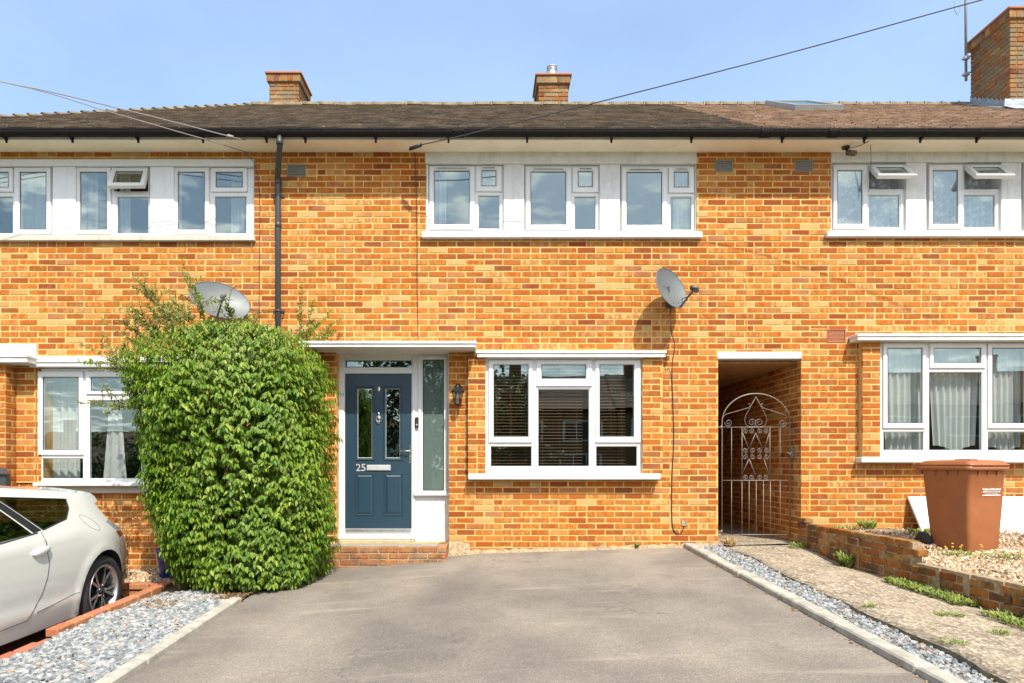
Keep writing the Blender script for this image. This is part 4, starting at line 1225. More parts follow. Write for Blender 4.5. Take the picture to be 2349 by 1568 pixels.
# joints of pale mortar between the edging bricks
for i in range(7):
    mb = MB(); yc = -1.28-i*.235-.1175; zt = H(-3.4, yc)+.064; x = edgeX(yc); mb.box(x-.1, x-.002, yc-.010, yc+.010, zt-.09, zt)
    mb.build('mortar_joint', mortar, ed)
bd = thing('brick_border', 'brick-edged planting bed against the left house behind the car', 'border', (-4.6, -.5, ZG))
mb = MB(); mb.box(-7.4, -3.43, -1.06, -.97, ZG-.1, -.22); mb.build('mortar_core', mortar_grey, bd)
for k in range(4):
    x = -3.4-(k % 2)*CL/2
    while x > -6.2:
        mb = MB(); z = -.195-k*CH; mb.cbox(x-CL+JT, x, -1.075+rnd(-.003, .003)-(.02 if k == 0 else 0), -.955, z-CH+JT, z+rnd(-.002, .002), .006); mb.build('brick', brick_pav if k == 0 else brick_step, bd); x -= CL
mb = MB(); mb.box(-7.4, -3.4, -.96, -.0, -.5, -.215); mb.build('bed_soil', grit, bd)
spots = [(-3.4-2.8*rg.random(), -.95+.93*rg.random(), -.208+rg.random()*.008) for i in range(2600)]
stuff(chips('bed_gravel', gravel_m, spots, .012, .026, .5, 21)); g_ = bpy.data.objects['bed_gravel']; g_.parent = bd; g_.matrix_parent_inverse = bd.matrix_basis.inverted()

# ------------------------------------------------------------------ plants
def leaf_geo(mb, P, D, Nn, ln, wd, curl=.25):
    """pointed leaf from P along D, upper side facing Nn"""
    D = D.normalized(); W = D.cross(Nn)
    if W.length < 1e-4: W = D.orthogonal()
    W.normalize(); U = W.cross(D).normalized()
    n = len(mb.v)
    sp = [(0, 0), (.33, .02), (.70, -.10*curl*4*.5), (1., -.35*curl*1.6)]
    c = [P+D*ln*a+U*ln*b for a, b in sp]
    lift = U*wd*.22
    for v in (c[0], c[1]-lift*.3, c[1]+W*wd*.5+lift, c[1]-W*wd*.5+lift, c[2]-lift*.3, c[2]+W*wd*.42+lift*.6, c[2]-W*wd*.42+lift*.6, c[3]):
        mb.v.append(tuple(v))
    for q in ((0,1,2), (0,3,1), (1,4,5,2), (1,3,6,4), (4,7,5), (4,6,7)): mb.face([n+i for i in q], True)
LEAF_MB = MB(); leaf_geo(LEAF_MB, Vector(), Vector((0, 1, 0)), Vector((0, 0, 1)), 1., .42); LEAF = LEAF_MB.mesh('leaf', leaf_m)

bush = thing('evergreen_shrub', 'tall rounded leafy green shrub between the white car and blue door', 'shrub', (-2.6, -1.05, H(-2.6, -1)))
rb = random.Random(42)
PROF = [(-.14, -2.49, .66), (.05, -2.51, .75), (.35, -2.54, .81), (.80, -2.57, .86), (1.30, -2.62, .91), (1.75, -2.67, .94), (2.05, -2.72, .95), (2.22, -2.74, .93), (2.38, -2.74, .85), (2.48, -2.72, .64), (2.54, -2.74, .30)]
def prof(z):
    for a, b in zip(PROF, PROF[1:]):
        if z <= b[0]:
            f = (z-a[0])/(b[0]-a[0]); f = max(0, f); return a[1]+(b[1]-a[1])*f, a[2]+(b[2]-a[2])*f
    return PROF[-1][1:]
CYB = -1.06
def bush_pt(z, a, k=1.):
    cx, hw = prof(z); hd = min(.82, hw*.86)
    ca, sa = math.cos(a), math.sin(a); e = .68
    lump = 1+.05*math.sin(3*a+z*4)+.04*math.sin(7*a-z*6.5)
    x = cx+hw*k*lump*math.copysign(abs(ca)**e, ca); y = CYB+hd*k*lump*math.copysign(abs(sa)**e, sa)
    return Vector((x, min(y, -.12), z))
leaves = []
for i in range(12500):
    z = -.12+2.70*rb.random()
    a = rb.uniform(0, 2*math.pi)
    if a > math.pi*1.0 or rb.random() < .45 or z > 2.0: pass
    else: a = rb.uniform(math.pi, 2*math.pi)
    k = 1-.34*rb.random()**2.0 if i < 7600 else rb.uniform(.3, .92)
    if z > 2.25: k = 1-.9*rb.random()**1.2
    P = bush_pt(z, a, k); c0 = Vector((prof(z)[0], CYB, z))
    out = (P-c0); out.z = 0
    if out.length < .01: out = Vector((0, -1, 0))
    out.normalize()
    if z > 2.15: out = (out+Vector((0, 0, 1.1*(z-2.15)/.35))).normalized()
    tw = (out*1.0+Vector((rb.uniform(-.5, .5), rb.uniform(-.5, .5), rb.uniform(-.25, .35)))).normalized()
    side_ = tw.cross(Vector((0, 0, 1)))
    if side_.length < .05: side_ = Vector((1, 0, 0))
    side_.normalize()
    m = rb.randint(5, 8)
    for j in range(m):
        s_f = (j+.5)/m; sg = 1 if j % 2 else -1
        base = P+tw*(s_f*.13-.05)
        d = tw*rb.uniform(.30, .7)+side_*sg*rb.uniform(.2, .7)+Vector((0, 0, -rb.uniform(.5, 1.4)))
        nn = (out*.8+Vector((0, 0, .75))+Vector((rb.uniform(-.3, .3), rb.uniform(-.3, .3), rb.uniform(-.3, .3))))
        ln = rb.uniform(.040, .074)*(1.05 if z < 2.1 else .85)
        leaves.append((base, d, nn, ln))
# nearest, best-seen leaves become objects of their own
def seen(l): 
    p = l[0]; return p.y-.25*abs(p.x+2.4)*0
order = sorted(range(len(leaves)), key=lambda i: leaves[i][0].y+abs(leaves[i][0].z-1.0)*.05)
own = set(order[:300]); mb = MB(); mb_y = MB()
for i, (P, d, nn, ln) in enumerate(leaves):
    if i in own:
        D = d.normalized(); W = D.cross(nn).normalized(); U = W.cross(D).normalized()
        M = Matrix(((W.x*ln, D.x*ln, U.x*ln, P.x), (W.y*ln, D.y*ln, U.y*ln, P.y), (W.z*ln, D.z*ln, U.z*ln, P.z), (0, 0, 0, 1)))
        link('leaf', LEAF, bush, M)
    else: leaf_geo(mb_y if rb.random() < (.04 if P.z < 1.9 else .04+.5*(P.z-1.9)) else mb, P, d, nn, ln, ln*rb.uniform(.34, .46), rb.uniform(.15, .35))
stuff(mb.build('crown', leaf_m, bush)); stuff(mb_y.build('young_growth', leaf_pale, bush))
mb = MB()
for i in range(16):
    a = rb.uniform(0, 6.28); b0 = Vector((-2.55+.35*math.cos(a), -1.1+.3*math.sin(a), H(-2.55, -1.1)-.03)); z2 = rb.uniform(1.2, 2.2); e = bush_pt(z2, a, .7)
    mid = (b0+e)/2+Vector((rb.uniform(-.15, .15), rb.uniform(-.15, .15), .1)); mb.tube([b0, b0*.6+mid*.4, mid, e], [.022, .019, .014, .006], 6)
mb.build('stem', stem_m, bush)
# loose sprays standing out of the top and the sides
def spray(P0, P1, nl, lsize, par, mat, bend=.08, seed=0):
    r_ = random.Random(seed); ms = MB(); ml = MB(); P0, P1 = Vector(P0), Vector(P1)
    bv = Vector((r_.uniform(-1, 1), r_.uniform(-1, 1), r_.uniform(-.3, .6)))*bend
    pts = [P0.lerp(P1, t)+bv*4*t*(1-t) for t in [i/8 for i in range(9)]]
    ms.tube(pts, [.005-.0004*i for i in range(9)], 5)
    tw = (P1-P0).normalized()
    for j in range(nl):
        t = .12+.88*j/nl; k = min(7, int(t*8)); p = pts[k].lerp(pts[k+1], t*8-k)
        sd = Vector((r_.uniform(-1, 1), r_.uniform(-1, 1), r_.uniform(-.4, .5)))
        d = (sd-tw*sd.dot(tw)).normalized()+tw*r_.uniform(.2, .9)
        leaf_geo(ml, p, d, Vector((r_.uniform(-.4, .4), -.6, .8)), lsize*r_.uniform(.7, 1.3), lsize*.36, .2)
    ms.build('twig', stem_m, par); stuff(ml.build('twig_leaves', mat, par))
def BP(px, py, Y): return (PX(px, Y), Y, PZ(py, Y))
SPR = [((470,760),(412,590)), ((420,770),(300,625)), ((450,780),(282,640)), ((400,800),(262,690)), ((380,800),(300,690)), ((430,770),(370,655)), ((470,760),(430,640)),
       ((360,820),(232,735)), ((340,830),(180,790)), ((345,840),(175,830)), ((350,860),(205,850)), ((360,800),(270,740)), ((540,755),(520,700)),
       ((410,780),(340,700)), ((390,790),(320,740)), ((380,850),(190,835)), ((330,940),(178,925)), ((340,925),(236,950)), ((560,775),(585,745)), ((450,760),(395,690)), ((430,780),(350,720)), ((400,760),(335,665))]
for i, (a, b) in enumerate(SPR):
    Y0 = -1.15+rb.uniform(-.3, .3); Y1 = Y0+rb.uniform(-.25, .2)
    spray(BP(*a, Y0), BP(*b, Y1), 36, .056, bush, leaf_pale if i % 3 else leaf_m, .06, i)
    for q in range(6):      # side shoots
        t = rb.uniform(.2, .7); p = Vector(BP(*a, Y0)).lerp(Vector(BP(*b, Y1)), t)
        e = p+Vector((rb.uniform(-.22, .2), rb.uniform(-.15, .1), rb.uniform(.05, .26))); spray(p, e, 14, .05, bush, leaf_pale, .03, 100+i*5+q)
# climber on the wall by the porch
climb = thing('climbing_shrub', 'dark upright shoots climbing the wall left of the porch canopy', 'shrub', (PX(700, -.3), -.25, H(-2.2, -.25)))
mb = MB(); mb.tube([(PX(700, -.3), -.25, H(-2.2, -.25)-.02), (PX(712, -.25), -.24, 1.2), (PX(690, -.2), -.2, PZ(800, -.2))], [.02, .016, .01], 6); mb.build('stem', stem_m, climb)
for i, (a, b) in enumerate([((690,800),(693,645)), ((700,790),(786,730)), ((680,790),(760,715)), ((690,780),(735,745)), ((720,830),(700,770)), ((740,840),(690,780)), ((650,800),(700,760)), ((715,790),(770,760)), ((705,770),(718,690)), ((690,790),(640,770)), ((735,850),(725,800)), ((745,870),(705,800))]):
    spray(BP(*a, -.22), BP(*b, -.16), 60 if i == 0 else 52, .052, climb, leaf_m, .02, 300+i)

# weeds
def weed(label, x, y, z, n, r, ln, mat=weed_m, fl=0, seed=0, up=1.):
    w = thing('weed', label, 'weed', (x, y, z)); r_ = random.Random(seed); mb = MB()
    for i in range(n):
        a = r_.uniform(0, 6.28); q = r*math.sqrt(r_.random()); P = Vector((x+q*math.cos(a), y+q*math.sin(a), z-.005))
        d = Vector((math.cos(a)*r_.uniform(.2, 1), math.sin(a)*r_.uniform(.2, 1), up*r_.uniform(.5, 1.5)))
        leaf_geo(mb, P+Vector((0, 0, r_.random()*ln*.7)), d, Vector((0, -.3, 1)), ln*r_.uniform(.5, 1.2), ln*.3, .4)
    mb.build('foliage', mat, w)
    for i in range(fl):
        a = r_.uniform(0, 6.28); q = r*r_.random(); h = ln*r_.uniform(1.4, 2.6); P = Vector((x+q*math.cos(a), y+q*math.sin(a), z)); E = P+Vector((r_.uniform(-.06, .06), r_.uniform(-.06, .06), h))
        ms = MB(); ms.tube([P, (P+E)/2+Vector((.01, 0, 0)), E], .002, 4); ms.build('stalk', weed_m, w)
        mf = MB(); mf.lathe([(.002, -.004), (.012, 0), (.010, .006), (.002, .008)], E, 8); mf.build('flower', flower, w)
    return w
def bz(x, y): return bedz(x, y)
weed('flowering yellow weed at the left foot of the brown bin', 4.72, -1.62, bz(4.72, -1.62), 70, .14, .05, fl=6, seed=1)
weed('green weeds along the front of the brown bin base', 5.02, -1.80, bz(5.0, -1.80), 80, .18, .045, fl=4, seed=2)
weed('leafy weed by the left edge of the white board', 5.12, -.42, bz(5.12, -.42), 80, .12, .07, seed=3, up=1.6)
weed('low weeds on the raised bed next to the brick corner', 4.30, -.25, bz(4.3, -.25), 60, .15, .05, seed=4, up=1.4)
weed('thin seedling on the raised bed below the air brick', 4.62, -.20, bz(4.62, -.2), 60, .10, .09, seed=5, up=1.7)
weed('weed clump right of the brown bin base', 5.75, -1.5, bz(5.75, -1.5), 70, .14, .05, seed=6)
weed('tall weed against the middle of the low wall', XW(-1.15)-.06, -1.15, pz(3.85, -1.15), 90, .07, .10, seed=7, up=2.2)
weed('small weed at the low wall foot beside the gateway', XW(-.2)-.08, -.22, pz(3.8, -.2), 60, .09, .06, seed=8)
weed('dry orange weed at the left jamb of the gateway', 2.98, -.10, H(2.98, 0)+.01, 60, .08, .07, dry_m, seed=9, up=1.5)
weed('tiny weed growing at the wall foot below the bay window', PX(1460), -.05, H(1.9, 0)+.005, 26, .025, .05, seed=10, up=1.8)
for i, (px, py, r_, lb) in enumerate([(1993, 1393, .05, 'small weed in the path crack nearest the gate'), (2060, 1437, .07, 'weed tuft on the slate edge halfway along the path'), (2160, 1412, .06, 'round weed tuft in the middle of the path'),
        (2195, 1415, .05, 'small weed clump beside the round tuft on the path'), (2290, 1455, .07, 'weed clump on the path near the right picture edge'), (2190, 1478, .09, 'spreading weed on the path edge low in the picture'), (2130, 1500, .08, 'pale weed growing from the slate strip'), (2240, 1545, .08, 'weed at the path edge in the bottom right corner')]):
    t = 1.39/((py-VY)*S+.323+.0); 
    for q in range(8):
        y = D0*(t-1); x = (px-VX)*S*t; t = (CZ-pz(x, y))/((py-VY)*S)
    y = D0*(t-1); x = (px-VX)*S*t
    if pathX(y)-.3 < x < XW(y): weed(lb, x, y, pz(x, y) if x > pathX(y) else H(x, y), 60, r_*.8, .028, seed=20+i, up=.8)
mb = MB(); r_ = random.Random(5)
for i in range(2600):
    y = -r_.uniform(2.0, 2.95) if i < 1700 else -r_.uniform(3.2, 3.9); x = XW(y)-.01-.20*r_.random()**1.6
    d = Vector((r_.uniform(-1, .4), r_.uniform(-.8, .8), r_.uniform(.4, 1.6))); leaf_geo(mb, Vector((x, y, pz(x, y)+r_.random()*.03)), d, Vector((0, -.3, 1)), r_.uniform(.02, .055), .014, .4)
tag(mb.build('ground_weeds', weed_m), 'green weeds creeping along the foot of the low wall', 'weeds', kind='stuff')
mb = MB()
for i in range(900):      # dry fallen leaves under the shrub and along the right kerb
    if i < 620: x = r_.uniform(-3.2, -2.3); y = r_.uniform(-2.2, -1.55); z = H(x, y)+.03
    elif i < 760: y = -r_.uniform(.2, 6); x = XR-r_.random()**2*.05; z = H(x, y)+.004
    else: y = -r_.uniform(.2, 6); x = r_.uniform(XR+.13, pathX(y)); z = H(x, y)+.03
    a = r_.uniform(0, 6.28); leaf_geo(mb, Vector((x, y, z)), Vector((math.cos(a), math.sin(a), r_.uniform(-.2, .3))), Vector((0, 0, 1)), r_.uniform(.015, .045), .014, .3)
tag(mb.build('fallen_leaves', dry_m), 'dry brown fallen leaves under the shrub and along the kerb', 'leaves', kind='stuff')

# blue pot and a dead potted plant behind the car
pot = thing('blue_plant_pot', 'blue glazed plant pot tucked behind the shrub', 'pot', (PX(385, -.6), -.6, -.2))
pcx = PX(387, -.62)
mb = MB(); mb.lathe([(.085, 0), (.10, .02), (.125, .20), (.14, .30), (.152, .305), (.152, .345), (.138, .347), (.13, .31), (.02, .30)], (pcx, -.62, -.215), 28); mb.build('body', blue_glaze, pot)
weed('dead brown plant standing behind the white car tail', PX(285, -.75), -.75, -.2, 10, .05, .06, dry_m, seed=77)
dead = [o for o in bpy.data.objects if o.name.startswith('weed') and o.get('label', '').startswith('dead')][0]
for i in range(9):
    spray((PX(285, -.75)+rb.uniform(-.03, .03), -.75, -.2), (PX(285, -.75)+rb.uniform(-.14, .14), -.75+rb.uniform(-.1, .1), PZ(1182, -.75)+rb.uniform(-.08, .06)), 26, .03, dead, dry_m, .04, 500+i)

# ------------------------------------------------------------------ wrought-iron gate
YG = .20
gate = thing('garden_gate', 'slim arched wrought-iron gate across the brick passage', 'gate', (PX(1734, YG), YG, H(3.4, 0)))
GX = lambda z: PX((2660+z/1.96)/1.6347, YG)
GZ = lambda z: PZ((1300+z/1.96)/1.6347, YG)
def bar(name, pts, r=.007, n=6): mb = MB(); mb.tube(pts, r, n); return mb.build(name, gate_m, gate)
xl, xr_ = GX(93), GX(593); zsp = GZ(560); zt_ = GZ(347); zbt = GZ(1384)
arch = [(xl, YG, zbt), (xl, YG, zsp)]
cxg = (xl+xr_)/2; hwg = (xr_-xl)/2
for i in range(1, 24):
    t = math.pi-math.pi*i/24; arch.append((cxg+hwg*math.cos(t), YG, zsp+(zt_-zsp)*math.sin(t)))
arch += [(xr_, YG, zsp), (xr_, YG, zbt)]
bar('arched_frame', arch, .0085, 8)
for z in (594, 985, 1384): bar('rail', [(GX(85 if z == 594 else 93), YG, GZ(z)), (xr_, YG, GZ(z))], .0065)
for x in (163, 240, 292, 344, 397, 448, 520): bar('bar', [(GX(x), YG, zbt), (GX(x), YG, GZ(985))], .0048)
for x in (163, 240, 445, 519): bar('bar', [(GX(x), YG, GZ(985)), (GX(x), YG, GZ(594))], .0048)
def scroll(cx, cz, r, start, turns, cw=1, tail=None):
    pts = []
    n = int(22*turns)
    for i in range(n+1):
        f = i/n; a = start+cw*turns*2*math.pi*f; q = r*(1-.80*f); pts.append((GX(cx)+q*math.cos(a), YG, GZ(cz)+q*math.sin(a)))
    if tail: pts = [(GX(p[0]), YG, GZ(p[1])) for p in tail]+pts
    bar('scroll', pts, .0036, 6)
sr = .034
for cx, cw in ((268, 1), (308, -1), (373, 1), (413, -1)):
    scroll(cx, 622, sr, R(90), 1.6, cw); scroll(cx, 962, sr, R(-90), 1.6, -cw)
for cx, cw in ((262, 1), (320, -1), (366, 1), (424, -1)):
    scroll(cx, 765, sr, R(-90), 1.6, cw); scroll(cx, 812, sr, R(90), 1.6, -cw)
for (a, b) in (((243, 635), (292, 755)), ((340, 635), (292, 755)), ((340, 635), (392, 755)), ((440, 635), (405, 755)), ((292, 825), (245, 930)), ((292, 825), (340, 950)), ((400, 825), (440, 950))):
    bar('lattice_bar', [(GX(a[0]), YG, GZ(a[1])), (GX(b[0]), YG, GZ(b[1]))], .0045)
# heart-shaped finial under the arch
scroll(313, 560, .056, R(-90), 1.55, 1, [(342, 370), (305, 440), (268, 505), (258, 545), (272, 580), (295, 590)])
scroll(366, 560, .056, R(-90), 1.55, -1, [(342, 370), (380, 440), (413, 505), (423, 545), (410, 580), (388, 590)])
scroll(140, 560, .050, R(180), 1.5, 1); scroll(538, 562, .050, R(0), 1.5, -1)
bar('brace', [(GX(100), YG, GZ(520)), (GX(125), YG, GZ(498)), (GX(285), YG, GZ(452)), (GX(302), YG, GZ(435)), (GX(298), YG, GZ(420)), (GX(285), YG, GZ(425))], .0045)
bar('brace', [(GX(575), YG, GZ(520)), (GX(540), YG, GZ(498)), (GX(395), YG, GZ(452)), (GX(378), YG, GZ(435)), (GX(385), YG, GZ(420)), (GX(397), YG, GZ(425))], .0045)
for z in (594, 1360):
    mb = MB(); mb.tube([(pas[0]-.004, YG, GZ(z)), (xl, YG, GZ(z))], .009, 8); mb.lathe([(.014, -.02), (.014, .02)], (xl-.008, YG, GZ(z)), 10); mb.build('hinge', gate_m, gate)
mb = MB(); mb.cbox(pas[1]-.055, pas[1]-.004, YG-.03, YG+.03, GZ(820), GZ(745), .004)
mb.tube([(xr_-.05, YG-.02, GZ(785)), (pas[1]-.03, YG-.02, GZ(785))], .008, 8); mb.tube([(xr_-.01, YG-.02, GZ(785)), (xr_-.01, YG-.05, GZ(780)), (xr_-.03, YG-.055, GZ(800))], .006, 6); mb.build('latch', gate_m, gate)

# ------------------------------------------------------------------ wall lantern
lx, lz = PX(1050, -.12), PZ(906, -.12); ly = -.12
lan = thing('wall_lantern', 'small black coach lantern on the brick pier beside the blue door', 'lantern', (lx, 0, lz))
mb = MB(); mb.lathe([(.0, 0), (.05, .002), (.052, .012), (.03, .02), (.012, .022)], (lx, -.008, lz+.085), 18, Matrix.Rotation(R(90), 4, 'X') @ Matrix.Diagonal((.75, 1.25, 1, 1))); mb.build('back_plate', iron, lan)
mb = MB(); mb.tube([(lx, -.02, lz+.085), (lx, -.05, lz+.125), (lx, -.09, lz+.135), (lx, ly, lz+.118), (lx, ly, lz+.10)], .007, 8); mb.build('arm', iron, lan)
mb = MB(); mb.lathe([(.088, .028), (.090, .034), (.062, .062), (.034, .088), (.022, .094), (.016, .108), (.010, .116), (.0, .118)], (lx, ly, lz), 6, smooth=False); mb.build('roof', iron, lan)
mb = MB()
for i in range(6):
    a = math.pi*2*i/6; c_, s0 = math.cos(a), math.sin(a); mb.tube([(lx+.066*c_, ly+.066*s0, lz+.03), (lx+.040*c_, ly+.040*s0, lz-.105)], .0045, 5)
mb.lathe([(.036, -.118), (.046, -.112), (.042, -.10), (.02, -.098)], (lx, ly, lz), 6, smooth=False); mb.lathe([(.0, -.150), (.008, -.142), (.011, -.134), (.006, -.126), (.02, -.118)], (lx, ly, lz), 12); mb.build('cage', iron, lan)
mb = MB(); n = 6
for i in range(6):
    a, b = math.pi*2*i/6, math.pi*2*(i+1)/6
    mb.poly([(lx+.062*math.cos(a), ly+.062*math.sin(a), lz+.03), (lx+.038*math.cos(a), ly+.038*math.sin(a), lz-.102), (lx+.038*math.cos(b), ly+.038*math.sin(b), lz-.102), (lx+.062*math.cos(b), ly+.062*math.sin(b), lz+.03)])
mb.build('glass', lamp_glass, lan)
mb = MB(); mb.lathe([(.0, -.06), (.014, -.05), (.019, -.03), (.014, -.01), (.010, .02), (.0, .022)], (lx, ly, lz), 12); mb.build('bulb', white_print, lan)

# ------------------------------------------------------------------ satellite dishes
def dish(label, px, py, Y, nvec, roll, a, b, wallx, wallz):
    c = Vector((PX(px, Y), Y, PZ(py, Y)))
    root = thing('satellite_dish', label, 'satellite dish', (wallx, 0, wallz))
    N = Vector(nvec).normalized(); X = Vector((0, 0, 1)).cross(N).normalized(); Z = N.cross(X).normalized()
    if roll:
        q = Matrix.Rotation(roll, 3, N); X = q @ X; Z = q @ Z
    def P(u, v, w): return c+X*u+Z*v+N*w
    mb = MB(); n, m = 40, 8; dep = .055
    for sgn, off in ((1, 0), (-1, -.006)):
        k = len(mb.v); mb.vert(P(0, 0, -dep+off))
        for i in range(1, m+1):
            for j in range(n):
                t = 2*math.pi*j/n; r_ = i/m; mb.vert(P(a*r_*math.cos(t), b*r_*math.sin(t), -dep*(1-r_*r_)+off))
        for j in range(n): mb.face((k, k+1+j, k+1+(j+1) % n) if sgn > 0 else (k, k+1+(j+1) % n, k+1+j), True)
        for i in range(m-1):
            for j in range(n):
                p0, p1, p2, p3 = k+1+i*n+j, k+1+i*n+(j+1) % n, k+1+(i+1)*n+(j+1) % n, k+1+(i+1)*n+j
                mb.face((p0, p3, p2, p1) if sgn > 0 else (p0, p1, p2, p3), True)
    mb.tube([P(a*math.cos(t), b*math.sin(t), -.002) for t in [2*math.pi*j/n for j in range(n)]], .006, 6, closed=True)
    mb.build('reflector', dish_m, root)
    f = P(0, -b*.62, .26)
    mb = MB(); mb.tube([P(0, -b*.55, -dep-.03), P(0, -b*.98, -.01), P(0, -b*.95, .03), f], .011, 8); mb.build('feed_arm', pipe_m, root)
    d = (P(0, 0, 0)-f).normalized()
    mb = MB(); Q = d.to_track_quat('Z', 'Y').to_matrix().to_4x4()
    mb.lathe([(.0, -.05), (.022, -.048), (.022, .0), (.027, .005), (.027, .04), (.0, .042)], f+Vector((0, 0, .015)), 16, Q)
    mb.box(-.018, .018, -.05, .0, -.06, -.01, M=Matrix.Translation(f+Vector((0, 0, .015))) @ Q); mb.build('receiver', pipe_m, root)
    mb = MB(); w0 = Vector((wallx, -.008, wallz)); back = P(0, 0, -dep-.03)
    mb.tube([w0, w0+Vector((0, -.14, 0)), w0+Vector((0, -.16, .06)), back], .016, 8); mb.box(wallx-.06, wallx+.06, -.018, -.0085, wallz-.09, wallz+.09)
    mb.cbox(back.x-.04, back.x+.04, back.y-.03, back.y+.04, back.z-.06, back.z+.05, .005); mb.build('mount', pipe_m, root)
    mb = MB()
    for (u, v) in ((-.05, .05), (.05, .05), (-.05, -b*.72), (.05, -b*.72)):
        r2 = (u/a)**2+(v/b)**2; p = P(u, v, -dep*(1-r2)+.002); mb.lathe([(.007, -.002), (.007, .003), (.0, .004)], p, 8, N.to_track_quat('Z', 'Y').to_matrix().to_4x4())
    mb.build('bolt', black_pl, root)
    return root, f
dish('grey oval satellite dish above the shrub', 505, 689, -.30, (.50, -.78, .38), R(-12), .345, .245, PX(520), PZ(705))
d2, f2 = dish('grey satellite dish on the wall above the passage side of the bay', 1540, 661, -.32, (.55, -.78, .30), R(14), .25, .262, PX(1538), PZ(690))

# ------------------------------------------------------------------ cables, wires, boxes
def cable(name, label, pts, r=.004, mat=cable_m, cat='cable'):
    def cr_(p0, p1, p2, p3, t):
        return .5*((2*p1)+(-p0+p2)*t+(2*p0-5*p1+4*p2-p3)*t*t+(-p0+3*p1-3*p2+p3)*t**3)
    P = [Vector(p) for p in pts]; P = [P[0]*2-P[1]]+P+[P[-1]*2-P[-2]]; out = []
    for i in range(1, len(P)-2):
        for k in range(6): out.append(cr_(P[i-1], P[i], P[i+1], P[i+2], k/6))
    out.append(P[-2])
    mb = MB(); mb.tube(out, r, 6); return tag(mb.build(name, mat), label, cat)
yc_ = -.013
cable('aerial_cable', 'black cable looping down the wall from the right satellite dish', [f2, (f2.x-.03, f2.y+.08, f2.z-.06), (PX(1550), -.12, PZ(694)), (PX(1538), -.02, PZ(705)), (PX(1539), yc_, PZ(760)), (PX(1538), -.19, PZ(800)), (PX(1540), -.03, PZ(850)), (PX(1545), yc_, PZ(1000)), (PX(1541), yc_, PZ(1100)), (PX(1541), yc_, PZ(1195)), (PX(1549), yc_, PZ(1222)), (PX(1562), yc_, PZ(1222)), (PX(1569), yc_, PZ(1206)), (PX(1570), .03, PZ(1200))], .0055)
mb = MB(); r = PR(1563, 1195, 1577, 1207); mb.cbox(r[0], r[1], -.016, -.008, r[2], r[3], .004); mb.build('cable_entry_patch', mortar_grey, house_m)
cable('phone_cable', 'thin black cable running down the brickwork to the porch canopy', [(PX(951), yc_, PZ(351)), (PX(954), yc_, PZ(400)), (PX(957), yc_, PZ(560)), (PX(957), yc_, PZ(660)), (PX(960), yc_, PZ(782))], .0038)
cable('phone_cable', 'thin black cable on the wall beside the grey downpipe', [(PX(575), yc_-.03, PZ(362)), (PX(590), yc_-.02, PZ(392)), (PX(597), yc_, PZ(470)), (PX(596), yc_, PZ(600)), (PX(595), yc_, PZ(745))], .0035)
cable('dish_cable', 'black cable from the left dish to the downpipe', [(PX(560), -.12, PZ(708)), (PX(585), -.03, PZ(714)), (PX(625), -.02, PZ(712)), (PX(650), -.02, PZ(712)), (PX(652), -.02, PZ(722)), (PX(647), -.02, PZ(735))], .0035)
jb = PR(600, 750, 627, 759); mb = MB(); mb.cbox(jb[0], jb[1], -.05, -.009, jb[2], jb[3], .006); tag(mb.build('junction_box', black_pl), 'small black cable box on the wall above the shrub', 'junction box')
# overhead telephone wires
def wire(label, pts, mat, r=.006, blob=None):
    w = cable('telephone_wire', label, pts, r, mat, 'wire')
    if blob:
        mb = MB(); mb.tube([blob[0], blob[1]], [.022, .022], 10); b_ = mb.build('dropwire_clamp', black_pl if len(blob) < 3 else cable_pale, w)
    return w
def W(px, py, Y): return Vector((PX(px, Y), Y, PZ(py, Y)))
wire('upper of two telephone wires reaching the left house fascia', [W(563, 322, -.35), W(540, 317, -.45), W(505, 308, -.56), W(300, 256, -.74), W(0, 187, -1.0), W(-700, 60, -1.8)], cable_pale, .006, (W(535, 316, -.465), W(521, 312.3, -.51), 0))
wire('lower of two telephone wires reaching the left house', [W(577, 353, -.015), W(540, 342, -.20), W(480, 323, -.52), W(420, 306, -.60), W(250, 257, -.78), W(0, 187.5, -1.04), W(-700, 62, -1.85)], cable_pale, .005)
wire('long telephone wire rising right from the middle house gutter', [W(938, 344, -.335), W(948, 338, -.40), W(970, 332, -.46), W(1020, 321, -.52), W(1080, 307, -.58), W(1372, 235, -.8), W(1800, 125, -1.2), W(2250, 1, -1.7), W(2900, -170, -2.4)], cable_m, .006, (W(941, 342, -.36), W(966, 333, -.45)))
# security camera on the right house soffit
cc = thing('security_camera', 'small dark security camera under the right house soffit', 'camera', (PX(1940, -.15), -.15, zs))
cx0, cy0 = PX(1940, -.15), -.15
mb = MB(); mb.lathe([(.04, -.025), (.045, -.02), (.045, -.001), (.0, 0)], (cx0, cy0, zs-.001), 14); mb.tube([(cx0, cy0, zs-.02), (cx0+.015, cy0-.01, zs-.07), (cx0+.03, cy0-.03, zs-.085)], .012, 8); mb.build('mount', black_pl, cc)
mb = MB(); Q = Matrix.Translation((cx0+.045, cy0-.05, zs-.10)) @ Vector((.5, -.8, -.45)).to_track_quat('Z', 'Y').to_matrix().to_4x4()
mb.lathe([(.030, -.06), (.034, -.05), (.034, .05), (.030, .052), (.026, .045), (.0, .045)], (0, 0, 0), 16, Q); mb.build('housing', m_plain('bronze_plastic', (.10,.05,.025), .3, coat=.4), cc)
cable('camera_cable', 'thin dark cable clipped under the soffit by the security camera', [(cx0+.02, cy0, zs-.03), (cx0+.12, -.25, zs-.03), (cx0+.20, -.31, zs-.006)], .004)
cable('hanging_wire', 'thin wire hanging beside the open window of the right house', [(PX(1997, -.2), -.2, zs-.005), (PX(1996, -.12), -.14, zs-.12), (PX(1995, -.08), -.1, PZ(395, -.1)), (PX(1993, -.06), -.06, PZ(440, -.06))], .0035)
